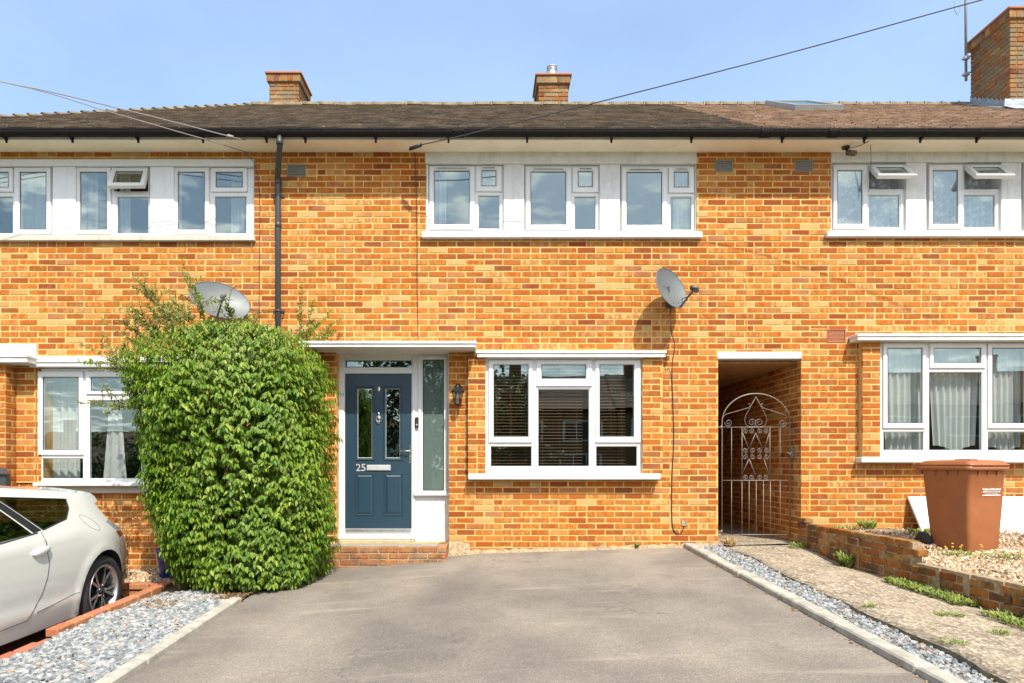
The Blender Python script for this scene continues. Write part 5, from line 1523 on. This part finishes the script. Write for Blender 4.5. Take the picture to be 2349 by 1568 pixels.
# television aerial on the right chimney
mast_m = m_plain('weathered_alloy', (.20,.20,.20), .5, .5)
aer = thing('television_aerial', 'tall grey aerial mast bracketed to the right chimney', 'aerial', (xb0-.11, YC2+.82, PZ(185, YC2+.82)))
ax, ay = PX(2216, YC2+.82), YC2+.82
mb = MB(); mb.tube([(ax, ay, PZ(186, ay)), (ax-.01, ay, 10.6)], .021, 10); mb.build('mast', mast_m, aer)
for py in (135, 172):
    mb = MB(); z = PZ(py, ay); mb.tube([(ax-.09, ay-.02, z-.03), (ax, ay-.03, z+.01), (xb0+.02, ay+.02, z+.07)], .012, 6); mb.box(ax-.04, ax+.04, ay-.04, ay+.03, z-.02, z+.03); mb.build('bracket', lead, aer)
mb = MB(); z = 10.2; mb.tube([(ax-.6, ay-.2, z), (ax+.6, ay+.2, z)], .01, 6)
for i in range(8):
    f = -1+2*i/7; mb.tube([(ax+f*.55, ay+f*.18, z-.14), (ax+f*.55, ay+f*.18, z+.14)], .005, 5)
mb.build('element_boom', mast_m, aer)
mb = MB(); mb.tube([(ax-.18, ay, PZ(2, ay)+.3), (ax-.2, ay, PZ(25, ay)), (ax-.15, ay, PZ(35, ay)), (ax-.10, ay, PZ(20, ay)), (ax-.09, ay, PZ(2, ay)+.3)], .006, 6); mb.build('dipole_loop', mast_m, aer)

# ------------------------------------------------------------------ curtains and blinds
def drape(name, label, x0, x1, z0, z1, Y, mat, folds=6, amp=.03, grp=None, hem=0., pinch=0.):
    mb = MB(); nx, nz = folds*8, 8; r_ = random.Random(int(x0*100))
    ph = [r_.uniform(-.6, .6) for i in range(nx+1)]
    for k in range(nz+1):
        f = k/nz
        for i in range(nx+1):
            u = i/nx; z = z1+(z0-z1)*f+hem*math.sin(u*7+1)*f
            xx = x0+(x1-x0)*u; xx += pinch*f*(.5-u)
            mb.vert(xx, Y+amp*math.sin(u*folds*2*math.pi+.5*math.sin(f*3+u*9))*(.6+.4*f), z)
    for k in range(nz):
        for i in range(nx): a = k*(nx+1)+i; mb.face((a, a+1, a+nx+2, a+nx+1), True)
    return tag(mb.build(name, mat), label, 'curtain', grp)
def DR(name, label, px0, py0, px1, py1, Y, mat, **k):
    r = PR(px0, py0, px1, py1, Y); return drape(name, label, r[0], r[1], r[2], r[3], Y, mat, **k)
DR('curtain', 'pale curtain at the left edge of the middle house upper windows', 988, 372, 1024, 540, .28, curtain_m, folds=3)
DR('curtain', 'pale curtain at the right edge of the middle house upper windows', 1545, 372, 1592, 540, .28, curtain_m, folds=4)
for i, (a, b, l) in enumerate(((46, 112, 'sheer curtain in the leftmost upper window of the left house'), (275, 300, 'sheer curtain behind the half-open top light of the left house'), (178, 225, 'wide pale blind behind the second upper window of the left house'), (530, 562, 'sheer curtain at the right edge of the left house upper windows'))):
    DR('curtain', l, a, 380, b, 545, .28, curtain_m, folds=3, amp=.018)
for i, (a, b, l) in enumerate(((1912, 1990, 'lace net curtain in the left casement below the security camera'), (1990, 2078, 'lace net curtain under the first open top light of the right house'), (2130, 2212, 'lace net curtain in the second casement of the right house'), (2210, 2296, 'lace net curtain under the second open top light'), (2345, 2500, 'lace net curtain at the right picture edge'))):
    DR('lace_curtain', l, a, 376, b, 535, .20, lace, folds=5, amp=.02)
DR('curtain', 'white curtain in the left casement of the right bay window', 2030, 785, 2122, 1035, .10, curtain_m, folds=6, amp=.025)
DR('curtain', 'white curtain hitched up in the centre of the right bay window', 2130, 785, 2246, 1028, .10, curtain_m, folds=7, amp=.03, hem=.03, pinch=.12)
DR('curtain', 'white curtain in the right casement of the right bay window', 2268, 785, 2340, 1030, .10, curtain_m, folds=5, amp=.025, hem=.02)
DR('curtain', 'pale green curtain in the left pane of the left bay window', 110, 862, 185, 1100, .25, curtain_m, folds=4, amp=.03)
DR('curtain', 'pale curtain edge in the centre pane of the left bay window', 250, 930, 278, 1100, .30, curtain_m, folds=2, amp=.02, pinch=-.15)
# venetian blinds behind the middle bay window
for (a, b, lb) in ((1128, 1216, 'open wooden venetian blind in the left light of the bay window'), (1232, 1336, 'open wooden venetian blind in the centre light of the bay window'), (1368, 1434, 'open wooden venetian blind in the right light of the bay window')):
    Yb = .07; x0, x1 = PX(a, Yb), PX(b, Yb); zt, zb = PZ(832, Yb), PZ(1074, Yb)
    bl = thing('venetian_blind', lb, 'blind', ((x0+x1)/2, Yb, zb))
    mb = MB(); mb.box(x0, x1, Yb-.02, Yb+.02, zt-.03, zt); mb.build('head_rail', slat_m, bl)
    mb0 = MB(); mb0.box(x0, x1, -.0125, .0125, -.0013, .0013); me = mb0.mesh('slat', slat_m)
    z = zt-.06
    while z > zb:
        link('slat', me, bl, Matrix.Translation((0, Yb, z)) @ Matrix.Rotation(R(-8)+rnd(-.02, .02), 4, 'X')); z -= .0388
    mb = MB()
    for f in (.12, .5, .88): mb.tube([(x0+(x1-x0)*f, Yb, zt-.02), (x0+(x1-x0)*f, Yb, zb)], .0022, 5)
    mb.build('ladder_cord', m_plain('cord_red', (.30,.08,.05), .8) if 'cord_red' not in bpy.data.materials else bpy.data.materials['cord_red'], bl)

# ------------------------------------------------------------------ wheelie bin and board
def wheelie():
    w, d, h = .51, .60, .90
    bxp = Vector((PX(2208, -1.2), -1.2, 0)); zb = bedz(5.0, -1.35)-.012
    M = Matrix.Translation((bxp.x, bxp.y, zb)) @ Matrix.Rotation(R(14), 4, 'Z')
    root = thing('wheelie_bin', 'brown wheelie bin standing on the gravel below the right bay window', 'bin', (bxp.x, bxp.y, zb))
    def rr(hw, hd, r, z, n=6, cy=0):
        out = []
        for (sx, sy, a0) in ((1, -1, -90), (1, 1, 0), (-1, 1, 90), (-1, -1, 180)):
            for k in range(n+1):
                a = R(a0+90*k/n); out.append(Vector((sx*(hw-r)+r*math.cos(a), cy+sy*(hd-r)+r*math.sin(a), z)))
        return out
    def loft(mb, loops, cap=True):
        idx = []
        for l in loops:
            k = len(mb.v); mb.v += [tuple(M @ p) for p in l]; idx.append(k)
        n = len(loops[0])
        for a, b in zip(idx, idx[1:]):
            for j in range(n): mb.face((a+j, a+(j+1) % n, b+(j+1) % n, b+j), True)
        if cap: mb.face([idx[0]+j for j in range(n)][::-1]); mb.face([idx[-1]+j for j in range(n)])
    mb = MB()
    loft(mb, [rr(w*.385, d*.36, .035, 0, cy=-.02), rr(w*.40, d*.375, .038, .03, cy=-.02), rr(w*.455, d*.43, .04, h*.55, cy=-.01), rr(w*.485, d*.465, .042, h-.07), rr(w*.487, d*.468, .042, h-.068), rr(w*.487, d*.468, .042, h-.01)])
    body = mb.build('body', bin_m, root)
    mb = MB(); loft(mb, [rr(w*.52, d*.51, .05, h-.045), rr(w*.535, d*.525, .05, h-.04), rr(w*.535, d*.525, .05, h-.004), rr(w*.52, d*.51, .05, h)]); mb.build('rim', bin_m, root)
    for (x, y, dx, dy) in [(-w*.49, yy, -.03, 0) for yy in (-.16, -.04, .10)]+[(xx, -d*.47, 0, -.03) for xx in (-.12, .0, .12)]:
        mb = MB(); t_ = .006
        if dx: tri = [(x+.012, y, h-.13), (x+.012, y, h-.05), (x-.022, y, h-.05)]; e = Vector((0, t_, 0))
        else: tri = [(x, y+.012, h-.13), (x, y+.012, h-.05), (x, y-.022, h-.05)]; e = Vector((t_, 0, 0))
        A = [M @ (Vector(p)-e) for p in tri]; B = [M @ (Vector(p)+e) for p in tri]
        mb.poly(A); mb.poly(B[::-1])
        for i in range(3): mb.poly([A[i], A[(i+1) % 3], B[(i+1) % 3], B[i]])
        mb.build('rib', bin_m, root)
    mb = MB(); loft(mb, [rr(w*.525, d*.53, .05, h+.001, cy=-.005), rr(w*.53, d*.535, .05, h+.016, cy=-.005), rr(w*.50, d*.50, .05, h+.026), rr(w*.49, d*.49, .05, h+.045), rr(w*.44, d*.44, .06, h+.058), rr(w*.20, d*.20, .06, h+.066)]); lid = mb.build('lid', bin_m, root)
    mb = MB(); mb.cbox(-w*.36, -w*.16, -d*.42, -d*.10, h+.055, h+.072, .006, M=M); mb.build('lid_grip', bin_m, lid)
    mb = MB(); mb.tube([M @ Vector(p) for p in ((-w*.45, d*.5, h-.03), (-w*.45, d*.66, h+.02), (w*.45, d*.66, h+.02), (w*.45, d*.5, h-.03))], .015, 8)
    for sx in (-1, 1): mb.cbox(sx*w*.45-.02, sx*w*.45+.02, d*.46, d*.60, h-.09, h+.035, .006, M=M)
    mb.build('handle', bin_m, root)
    mb = MB(); mb.tube([M @ Vector((-w*.50, d*.42, .085)), M @ Vector((w*.50, d*.42, .085))], .012, 8); mb.build('axle', iron, root)
    for sx in (-1, 1):
        mb = MB(); Q = M @ Matrix.Translation((sx*(w*.46+.01), d*.42, .085)) @ Matrix.Rotation(R(90), 4, 'Y')
        mb.lathe([(.03, -.022), (.085, -.022), (.098, -.012), (.098, .012), (.085, .022), (.055, .022), (.05, .012), (.02, .014)], (0, 0, 0), 26, Q); mb.build('wheel', rubber, root)
    # printed council panel on the front
    def front(x, z, off=.0015):
        f = z/h; y = -(.02 if f < .03 else .02-.01*f/.55 if f < .55 else .01-.01*(f-.55)/.40)-d*(.375+.055*f/.55 if f < .55 else .43+.036*(f-.55)/.37)
        return y
    for (txt, z, size, bold) in (('Reigate & Banstead', h*.735, .030, .0006), ('BOROUGH COUNCIL', h*.705, .0235, .0), ('Banstead  Horley  Redhill  Reigate', h*.681, .0125, .0)):
        y0, y1 = front(0, z-.02), front(0, z+.02); sl2 = math.atan2(-(y1-y0), .04)
        Mt = M @ Matrix.Translation((.055, front(0, z)-.004, z)) @ Matrix.Rotation(R(90)+sl2, 4, 'X')
        text_mesh(txt, size, Mt, white_print, root, 'printed_lettering', .0005, bold=bold)
    z = h*.667; mb = MB(); mb.box(-.062, .172, front(0, z)-.0045, front(0, z)-.002, z-.004, z+.003, M=M); mb.build('printed_line', white_print, root)
wheelie()
bo = MB(); x0, x1 = PX(2083, -.03), 7.6
pts = [(x0+.02, -.30, CZ-.835), (x1, -.30, CZ-.835), (x1, -.035, CZ-.40), (x0, -.035, CZ-.40)]
nb = (Vector(pts[1])-Vector(pts[0])).cross(Vector(pts[3])-Vector(pts[0])).normalized()*.028
A = [Vector(p) for p in pts]; B = [p-nb for p in A]
bo.poly(A); bo.poly(B[::-1])
for i in range(4): bo.poly([A[i], B[i], B[(i+1) % 4], A[(i+1) % 4]])
tag(bo.build('leaning_board', board_m, fix=True), 'long white board leaning against the wall behind the brown bin', 'board')
# grey letter box at the left picture edge
r = PR(-30, 1074, 17, 1122, -.30); lb_ = thing('letter_box', 'dark grey letter box on the brick pier at the left edge', 'letter box', (r[0]+.1, -.25, r[2]))
mb = MB(); mb.cbox(r[0], r[1]-.02, -.30, -.208, r[2], r[3]-.07, .006); mb.build('body', pipe_m, lb_)
mb = MB(); k = [(r[0]-.01, -.215, r[3]), (r[1]-.06, -.215, r[3]), (r[1]+.012, -.325, r[3]-.065), (r[0]-.01, -.325, r[3]-.065)]; mb.poly(k); mb.poly([(p[0], p[1], p[2]-.012) for p in k][::-1])
for i in range(4): a, b = k[i], k[(i+1) % 4]; mb.poly([(a[0], a[1], a[2]-.012), (b[0], b[1], b[2]-.012), b, a])
mb.build('lid', pipe_m, lb_)

# ------------------------------------------------------------------ white hatchback
def car():
    Xc, Yr, zg = -4.49, -1.15, ZG
    root = thing('white_car', 'white two-door hatchback parked tail-first by the left house', 'car', (Xc, Yr-2.0, zg))
    def sm(t): t = max(0, min(1, t)); return t*t*(3-2*t)
    KN = [(.10, .79), (.18, .815), (.35, .852), (.45, .862), (.62, .872), (.80, .866), (.90, .846), (1.0, .80), (1.12, .725), (1.24, .645), (1.32, .57), (1.40, .50)]
    def cw(u, h):
        w = KN[0][1] if h <= KN[0][0] else KN[-1][1]
        for (a, b) in zip(KN, KN[1:]):
            if a[0] <= h <= b[0]: w = a[1]+(b[1]-a[1])*(h-a[0])/(b[0]-a[0])
        if u < .9: w -= .21*((.9-u)/.9)**2.2
        if u < 1.3 and h > .85: w -= .09*((1.3-u)/1.3)**2*sm((h-.85)/.2)
        if u > 3.0: w -= .26*((u-3.0)/1.08)**2
        # crease from the tail towards the door and the hollow above the sill
        w -= .010*math.exp(-((h-.40-.02*u)/.05)**2)*sm((u-1.2)/.15)
        w += .010*math.exp(-((h-(.93-.06*(u-1.2)))/.035)**2)*sm((u-.9)/.4)
        for c in (.78, 3.215):
            r_ = math.hypot(u-c, h-.325); w += .014*sm(1-abs(r_-.425)/.06)
        return w
    def Wp(u, w, h): return Vector((Xc+w, Yr-u, zg+h))
    top = [(.06,.20), (.05,.35), (.07,.50), (.12,.60), (.21,.72), (.31,.83), (.335,.88), (.36,.912), (.53,1.0), (.57,1.08), (.60,1.165), (.47,1.18), (.465,1.225), (.52,1.262), (.62,1.275), (.72,1.268), (1.03,1.293), (1.4,1.325), (1.85,1.36), (2.2,1.372), (2.5,1.35), (2.75,1.27), (3.1,1.06), (3.3,.955), (3.6,.88), (3.9,.76), (4.03,.62), (4.08,.45), (4.05,.26), (3.95,.18)]
    arcs = lambda c, r_, a0, a1, n=18: [(c+r_*math.cos(R(a0+(a1-a0)*i/n)), .325+r_*math.sin(R(a0+(a1-a0)*i/n))) for i in range(n+1)]
    bottom = arcs(3.215, .405, -18, 198)+arcs(.78, .405, -18, 198)[0:0]
    outline = top+[(3.62,.18)]+arcs(3.215, .405, -18, 198)+[(2.8,.17), (1.9,.17), (1.20,.18)]+arcs(.78, .405, -18, 198)+[(.36,.20)]
    REG = {
        'quarter_window': [(1.92,1.287), (1.06,1.228), (1.11,1.15), (1.24,1.062), (1.62,1.0)],
        'window_pillar': [(1.635,.997), (1.935,1.288), (2.05,1.293), (1.75,.985)],
        'door_window': [(1.77,.983), (2.065,1.292), (2.28,1.29), (2.62,1.17), (2.95,.93), (2.14,.955)],
        'door': [(1.655,.985), (1.66,.81), (1.64,.73), (1.67,.61), (1.74,.45), (1.88,.30), (2.80,.27), (2.98,.40), (3.0,.90), (2.96,.918), (2.14,.945), (1.75,.975)],
        'sill_panel': [(1.86,.297), (1.76,.345), (1.21,.405), (1.165,.30), (1.20,.182), (1.9,.172), (2.79,.172), (2.80,.262)],
        'mud_flap': [(.062,.205), (.06,.25), (.07,.45), (.40,.455), (.405,.30), (.415,.20)],
        'bumper': [(.066,.462), (.072,.50), (.122,.60), (.212,.72), (.30,.815), (.44,.80), (.45,.72), (.455,.61), (.41,.462)],
        'tail_light': [(.336,.875), (.312,.834), (.445,.808), (.50,.885)],
        'tail_light_top': [(.338,.882), (.362,.911), (.527,.997), (.62,.985), (.51,.892)],
    }
    MAT = {'quarter_window': car_glass, 'window_pillar': black_pl, 'door_window': car_glass, 'door': paint_car, 'sill_panel': paint_car, 'mud_flap': pipe_m, 'bumper': paint_car, 'tail_light': red_lens, 'tail_light_top': grey_lens, 'body_side': paint_car}
    def inside(p, poly):
        x, y = p; c = False; j = len(poly)-1
        for i in range(len(poly)):
            if (poly[i][1] > y) != (poly[j][1] > y) and x < (poly[j][0]-poly[i][0])*(y-poly[i][1])/(poly[j][1]-poly[i][1])+poly[i][0]: c = not c
            j = i
        return c
    def dens(poly, step=.05):
        out = []
        for i in range(len(poly)):
            a, b = poly[i], poly[(i+1) % len(poly)]; n = max(1, int(math.hypot(b[0]-a[0], b[1]-a[1])/step))
            out += [(a[0]+(b[0]-a[0])*k/n, a[1]+(b[1]-a[1])*k/n) for k in range(n)]
        return out
    V, E = [], []
    for poly in [outline]+list(REG.values()):
        d = dens(poly); k = len(V); V += [Vector(p) for p in d]; E += [(k+i, k+(i+1) % len(d)) for i in range(len(d))]
    for i in range(82):
        for j in range(26):
            p = (.02+.05*i+(.025 if j % 2 else 0), .17+.047*j)
            if inside(p, outline): V.append(Vector(p))
    vo, eo, fo = mgeo.delaunay_2d_cdt(V, E, [], 0, 1e-4)[:3]
    groups = {}
    for f in fo:
        c = sum((vo[i] for i in f), Vector((0, 0)))/len(f)
        if not inside(c, outline): continue
        nm = 'body_side'
        for k, poly in REG.items():
            if inside(c, poly): nm = k; break
        groups.setdefault(nm, []).append(f)
    for sgn in (1, -1):
        for nm, fs in groups.items():
            if sgn < 0 and nm in ('tail_light_top',): pass
            mb = MB(); ix = {}
            for f in fs:
                q = []
                for i in f:
                    if i not in ix:
                        u, h = vo[i]; ix[i] = mb.vert(Wp(u, sgn*cw(u, h), h))
                    q.append(ix[i])
                a, b, c = (Vector(mb.v[t]) for t in q[:3])
                if ((b-a).cross(c-a)).x*sgn < 0: q = q[::-1]
                mb.face(q, True)
            mb.build('tail_light' if nm == 'tail_light_top' else nm, MAT[nm], root)
    # roof, tail and bonnet skin
    dt = []
    for a, b in zip(top, top[1:]):
        n = max(1, int(math.hypot(b[0]-a[0], b[1]-a[1])/.06)); dt += [(a[0]+(b[0]-a[0])*k/n, a[1]+(b[1]-a[1])*k/n) for k in range(n)]
    dt.append(top[-1]); K = 14
    skin, gl = MB(), MB()
    def row(p):
        u, h = p; w = cw(u, h); out = []
        for k in range(K+1):
            s = -1+2*k/K; c = 1-s*s; crown = .055*sm((h-.75)/.4); ru = -.07*sm((.5-u)/.4)*sm((.95-h)/.15)+.10*sm((u-3.4)/.5)
            out.append(Wp(u+ru*c, w*s, h+crown*c))
        return out
    rows = [row(p) for p in dt]
    for i in range(len(dt)-1):
        u, h = dt[i]
        g = (u < .61 and .93 < h < 1.16) or (2.62 < u < 3.22)
        for k in range(K):
            m_ = gl if g and 1 <= k < K-1 else skin
            m_.poly([rows[i][k], rows[i+1][k], rows[i+1][k+1], rows[i][k+1]], True)
    for m_, nm, mt in ((skin, 'roof_skin', paint_car), (gl, 'screen', car_glass)):
        me = m_.mesh(nm, mt); b = bmesh.new(); b.from_mesh(me); bmesh.ops.remove_doubles(b, verts=b.verts, dist=.0004); bmesh.ops.recalc_face_normals(b, faces=b.faces); b.to_mesh(me); b.free(); link(nm, me, root)
    # shut lines, drawn as dark rubber beads lying on the surface
    def line(pts, r=.0028, mat=dark_in, nm='shut_line', off=.0005):
        d = []
        for a, b in zip(pts, pts[1:]):
            n = max(1, int(math.hypot(b[0]-a[0], b[1]-a[1])/.04)); d += [(a[0]+(b[0]-a[0])*k/n, a[1]+(b[1]-a[1])*k/n) for k in range(n)]
        d.append(pts[-1]); mb = MB(); mb.tube([Wp(u, cw(u, h)+off, h) for u, h in d], r, 6); mb.build(nm, mat, root)
    line([(1.655,.985), (1.66,.81), (1.64,.73), (1.67,.61), (1.74,.45), (1.88,.30), (2.80,.27)])
    line([(1.77,.345), (1.5,.372), (1.21,.405)], .002)
    line([(.445,.81), (.452,.72), (.458,.61)], .0015, pipe_m)
    line([(.92+.125*math.cos(t)*.86-.05*math.sin(t)*.5, 1.0+.125*math.cos(t)*.52+.05*math.sin(t)*.86) for t in [i*math.pi/12 for i in range(25)]], .0016, pipe_m, 'fuel_flap')
    line(REG['quarter_window']+[REG['quarter_window'][0]], .006, black_pl, 'window_seal')
    line([(1.70,.984), (2.14,.948), (2.95,.92)], .006, pipe_m, 'window_trim')
    # handle with its recess
    mb = MB(); n = 16
    hc = Wp(1.745, cw(1.745, .835)+.012, .838)
    Mh = Matrix.Translation(hc) @ Matrix.Rotation(R(8), 4, 'X') @ Matrix.Diagonal((.028, .115, .036, 1))
    for i in range(9):
        a = math.pi*i/8
        for j in range(n): t = 2*math.pi*j/n; mb.vert(Mh @ Vector((math.sin(a)*math.cos(t), math.cos(a), math.sin(a)*math.sin(t))))
    for i in range(8):
        for j in range(n): mb.face((i*n+j, i*n+(j+1) % n, (i+1)*n+(j+1) % n, (i+1)*n+j), True)
    mb.build('door_handle', paint_car, root, fix=True)
    # interior, arches, underside
    mb = MB(); mb.box(Xc-.70, Xc+.70, Yr-3.1, Yr-.75, zg+.22, zg+.90); mb.build('interior', dark_in, root)
    for sx in (-.38, .38):
        mb = MB(); mb.cbox(Xc+sx-.24, Xc+sx+.24, Yr-2.25, Yr-2.08, zg+.5, zg+1.05, .04); mb.cbox(Xc+sx-.13, Xc+sx+.13, Yr-2.2, Yr-2.1, zg+1.06, zg+1.22, .03); mb.build('seat', m_plain('seat_cloth%d' % (sx > 0), (.06,.06,.065), .9), root)
    mb = MB()
    for c in (.78, 3.215):
        for sg in (1, -1):
            n = 24; k = len(mb.v)
            for w in (.85, .52):
                for i in range(n+1):
                    a = R(-18+216*i/n); mb.vert(Wp(c+.406*math.cos(a), sg*min(w, cw(c+.406*math.cos(a), .325+.406*math.sin(a))-.004), .325+.406*math.sin(a)))
            for i in range(n): mb.face((k+i, k+i+1, k+n+2+i, k+n+1+i), True)
            mb.face([k+n+1+i for i in range(n+1)])
    mb.box(Xc-.80, Xc+.80, Yr-3.9, Yr-.25, zg+.16, zg+.19); mb.build('wheel_arch', dark_in, root)
    # wheels
    for c in (.78, 3.215):
        for sg in (1, -1):
            O = Wp(c, sg*.755, .336); Q = Matrix.Rotation(R(90*sg), 4, 'Y') @ Matrix.Diagonal((1.08, 1.08, 1, 1))
            mb = MB(); mb.lathe([(.222, -.09), (.27, -.10), (.300, -.092), (.312, -.07), (.314, 0), (.312, .07), (.300, .092), (.27, .101), (.228, .094), (.222, .085)], O, 48, Q, caps=False); ty = mb.build('wheel', rubber, root)
            mb = MB(); mb.lathe([(.222, .088), (.232, .094), (.228, .097), (.218, .094), (.208, .07), (.203, -.06)], O, 48, Q, caps=False); mb.build('rim', rim_m, ty)
            mb = MB(); mb.lathe([(.203, -.02), (.15, -.03), (.0, -.03)], O, 40, Q); mb.build('brake_back', rim_dark, ty)
            for k in range(5):
                for e in (-1, 1):
                    a = 2*math.pi*k/5+.16+e*.10; b = 2*math.pi*k/5+.16+e*.235
                    mb = MB(); 
                    def rp(r_, a_, z): return tuple(O+(Q @ Vector((r_*math.cos(a_), r_*math.sin(a_), z))))
                    w0, w1 = .15, .085
                    pts = [rp(.045, a-w0, .066), rp(.045, a+w0, .066), rp(.13, (a+b)/2+.085, .070), rp(.213, b+w1*.75, .078), rp(.213, b-w1*.75, .078), rp(.13, (a+b)/2-.085, .070)]
                    low_ = [rp(.045, a-w0, .03), rp(.045, a+w0, .03), rp(.13, (a+b)/2+.10, .03), rp(.208, b+w1*.9, .03), rp(.208, b-w1*.9, .03), rp(.13, (a+b)/2-.10, .03)]
                    mb.poly(pts)
                    for i in range(6): mb.poly([pts[i], low_[i], low_[(i+1) % 6], pts[(i+1) % 6]], mi=1)
                    mb.build('spoke', [rim_m, rim_dark], ty)
            mb = MB(); mb.lathe([(.062, .03), (.06, .062), (.034, .070), (.033, .078), (.0, .079)], O, 24, Q); mb.build('hub', rim_dark, ty)
            mb = MB(); e0 = O+(Q @ Vector((0, 0, .0795)))
            xs_ = e0.x-.001 if sg > 0 else e0.x-.001
            for (y0, y1, z0, z1) in ((-.016, -.010, -.018, .018), (.010, .016, -.018, .018), (-.010, .010, -.003, .003)): mb.box(xs_, xs_+.002, e0.y+y0, e0.y+y1, e0.z+z0, e0.z+z1)
            mb.build('emblem', chrome, ty)
            for k in range(5):
                a = 2*math.pi*k/5+.5; p = O+(Q @ Vector((.05*math.cos(a), .05*math.sin(a), .07))); mb = MB(); mb.lathe([(.007, -.01), (.007, .004), (.004, .006)], p, 6, Q); mb.build('wheel_nut', chrome, ty)
car()

# ------------------------------------------------------------------ across the street (seen mirrored in the glass)
def far_house(label, x0, x1, y, zb, ze, zr, walls, tiles, chim=True, hip=0.):
    h = thing('house', label, 'house', ((x0+x1)/2, y-3.5, zb), 'houses across the street')
    yb = y-7.4; ym = (y+yb)/2
    mb = MB(); mb.box(x0, x1, yb, y, zb, ze); w = mb.build('wall', walls, h)
    mb = MB(); e = .45; n = 24
    for side in (1, -1):
        for k in range(n):
            f0, f1 = k/n, (k+1.25)/n; ya = (y+e)+(ym-y-e)*f0 if side > 0 else (yb-e)+(ym-yb+e)*f0; yc = (y+e)+(ym-y-e)*f1 if side > 0 else (yb-e)+(ym-yb+e)*f1
            za, zc = ze+(zr-ze)*f0+.05, ze+(zr-ze)*f1-.0
            xa0, xa1 = x0-.2+hip*f0, x1+.2-hip*f0; xb0_, xb1_ = x0-.2+hip*min(1, f1), x1+.2-hip*min(1, f1)
            mb.poly([(xa0, ya, za), (xa1, ya, za), (xb1_, yc, zc), (xb0_, yc, zc)]); mb.poly([(xa0, ya, za-.06), (xa1, ya, za-.06), (xa1, ya, za), (xa0, ya, za)])
    for x in (x0-.15, x1+.15):
        if not hip: mb.poly([(x, y, ze), (x, yb, ze), (x, ym, zr-.05)])
    mb.build('roof', tiles, h)
    mb = MB(); mb.box(x0-.2, x1+.2, y+e-.03, y+e+.06, ze-.12, ze+.04); mb.build('gutter', gutter_m, h)
    if chim: mb = MB(); cx_ = x0+1.2; mb.box(cx_, cx_+.8, ym-.35, ym+.35, zr-.6, zr+.95); mb.box(cx_-.05, cx_+.85, ym-.4, ym+.4, zr+.95, zr+1.1); mb.build('chimney', brick_old, h)
    wdt = x1-x0
    for (fx, fz, ww, hh) in ((.12, .62, .28, .22), (.58, .62, .30, .22), (.55, .16, .32, .25)):
        a, b = x0+wdt*fx, x0+wdt*(fx+ww); c, d = zb+(ze-zb)*fz, zb+(ze-zb)*(fz+hh)
        mb = MB(); mb.box(a-.1, b+.1, y, y+.06, c-.1, d+.1); f = mb.build('window', upvc, h)
        for k in range(3):
            q0 = a+(b-a)*k/3+.04; q1 = a+(b-a)*(k+1)/3-.04; mb = MB(); mb.box(q0, q1, y+.061, y+.07, c, d); mb.build('pane', room_dark, f)
    mb = MB(); mb.box(x0+wdt*.18, x0+wdt*.18+.95, y, y+.05, zb+.1, zb+2.15); mb.build('door', door_m, h)
Yo = -36
far_house('brick terraced house across the street mirrored in the bay window', .5, 8.5, Yo, -.4, 4.6, 7.2, brick_old, tile_brown)
far_house('brick terraced house across the street, right of the mirrored tree', 8.6, 16.6, Yo, -.3, 4.7, 7.3, brick_old, tile_brown)
far_house('hipped house across the street left of the mirrored tree', -14.5, -6.0, Yo-4, -.6, 3.6, 6.0, render_w, tile_brown, False, 3.2)
far_house('low gabled house across the street mirrored in the left bay window', -38, -24, -48, -2.4, 1.2, 3.9, brick_old, tile_brown)
far_house('terraced house across the street, third right of the mirrored tree', 16.7, 25, Yo, -.2, 4.8, 7.4, brick_old, tile_brown)
far_house('terraced house across the street mirrored in the right bay curtains', 25.1, 33.5, Yo, -.1, 4.9, 7.5, brick_old, tile_brown)
far_house('last terraced house across the street on the far right', 33.6, 42, Yo, 0, 5.0, 7.6, brick_old, tile_brown)
def far_tree(label, x, y, zb, hgt, rad, seed, n=5200):
    t = thing('tree', label, 'tree', (x, y, zb), 'trees across the street'); r_ = random.Random(seed)
    mb = MB(); mb.tube([(x, y, zb-.1), (x+.1, y, zb+hgt*.3), (x, y+.1, zb+hgt*.6)], [.2, .15, .08], 8)
    for i in range(7):
        a = r_.uniform(0, 6.28); mb.tube([(x, y, zb+hgt*.25), (x+rad*.35*math.cos(a), y+rad*.35*math.sin(a), zb+hgt*.5), (x+rad*.7*math.cos(a), y+rad*.7*math.sin(a), zb+hgt*.7)], [.09, .06, .02], 5)
    mb.build('trunk', stem_m, t); mb = MB()
    cl = [(Vector((r_.gauss(0, .45), r_.gauss(0, .45), r_.uniform(-.9, .9)))) for i in range(42)]
    for i in range(n):
        c = r_.choice(cl); p = c+Vector((r_.gauss(0, .17), r_.gauss(0, .17), r_.gauss(0, .12)))
        P = Vector((x+p.x*rad, y+p.y*rad, zb+hgt*.56+p.z*hgt*.40)); d = Vector((r_.uniform(-1, 1), r_.uniform(-1, 1), r_.uniform(-1, .4)))
        leaf_geo(mb, P, d, Vector((r_.uniform(-.5, .5), r_.uniform(-.5, .5), 1)), r_.uniform(.18, .34), .15, .3)
    stuff(mb.build('crown', tree_leaf, t))
far_tree('leafy tree across the street mirrored in the porch sidelight', -2.6, -22, -.5, 8.2, 3.2, 1)
far_tree('bushy tree across the street mirrored beside the bay window blind', 1.2, -27, -.5, 6.2, 1.9, 2, 3500)
far_tree('low bushy tree across the street mirrored in the left bay window', -21, -34, -1.6, 4.6, 3.4, 3, 3500)
far_tree('broad tree across the street opposite the white car', -12.5, -26, -.8, 6.0, 3.0, 4, 3500)
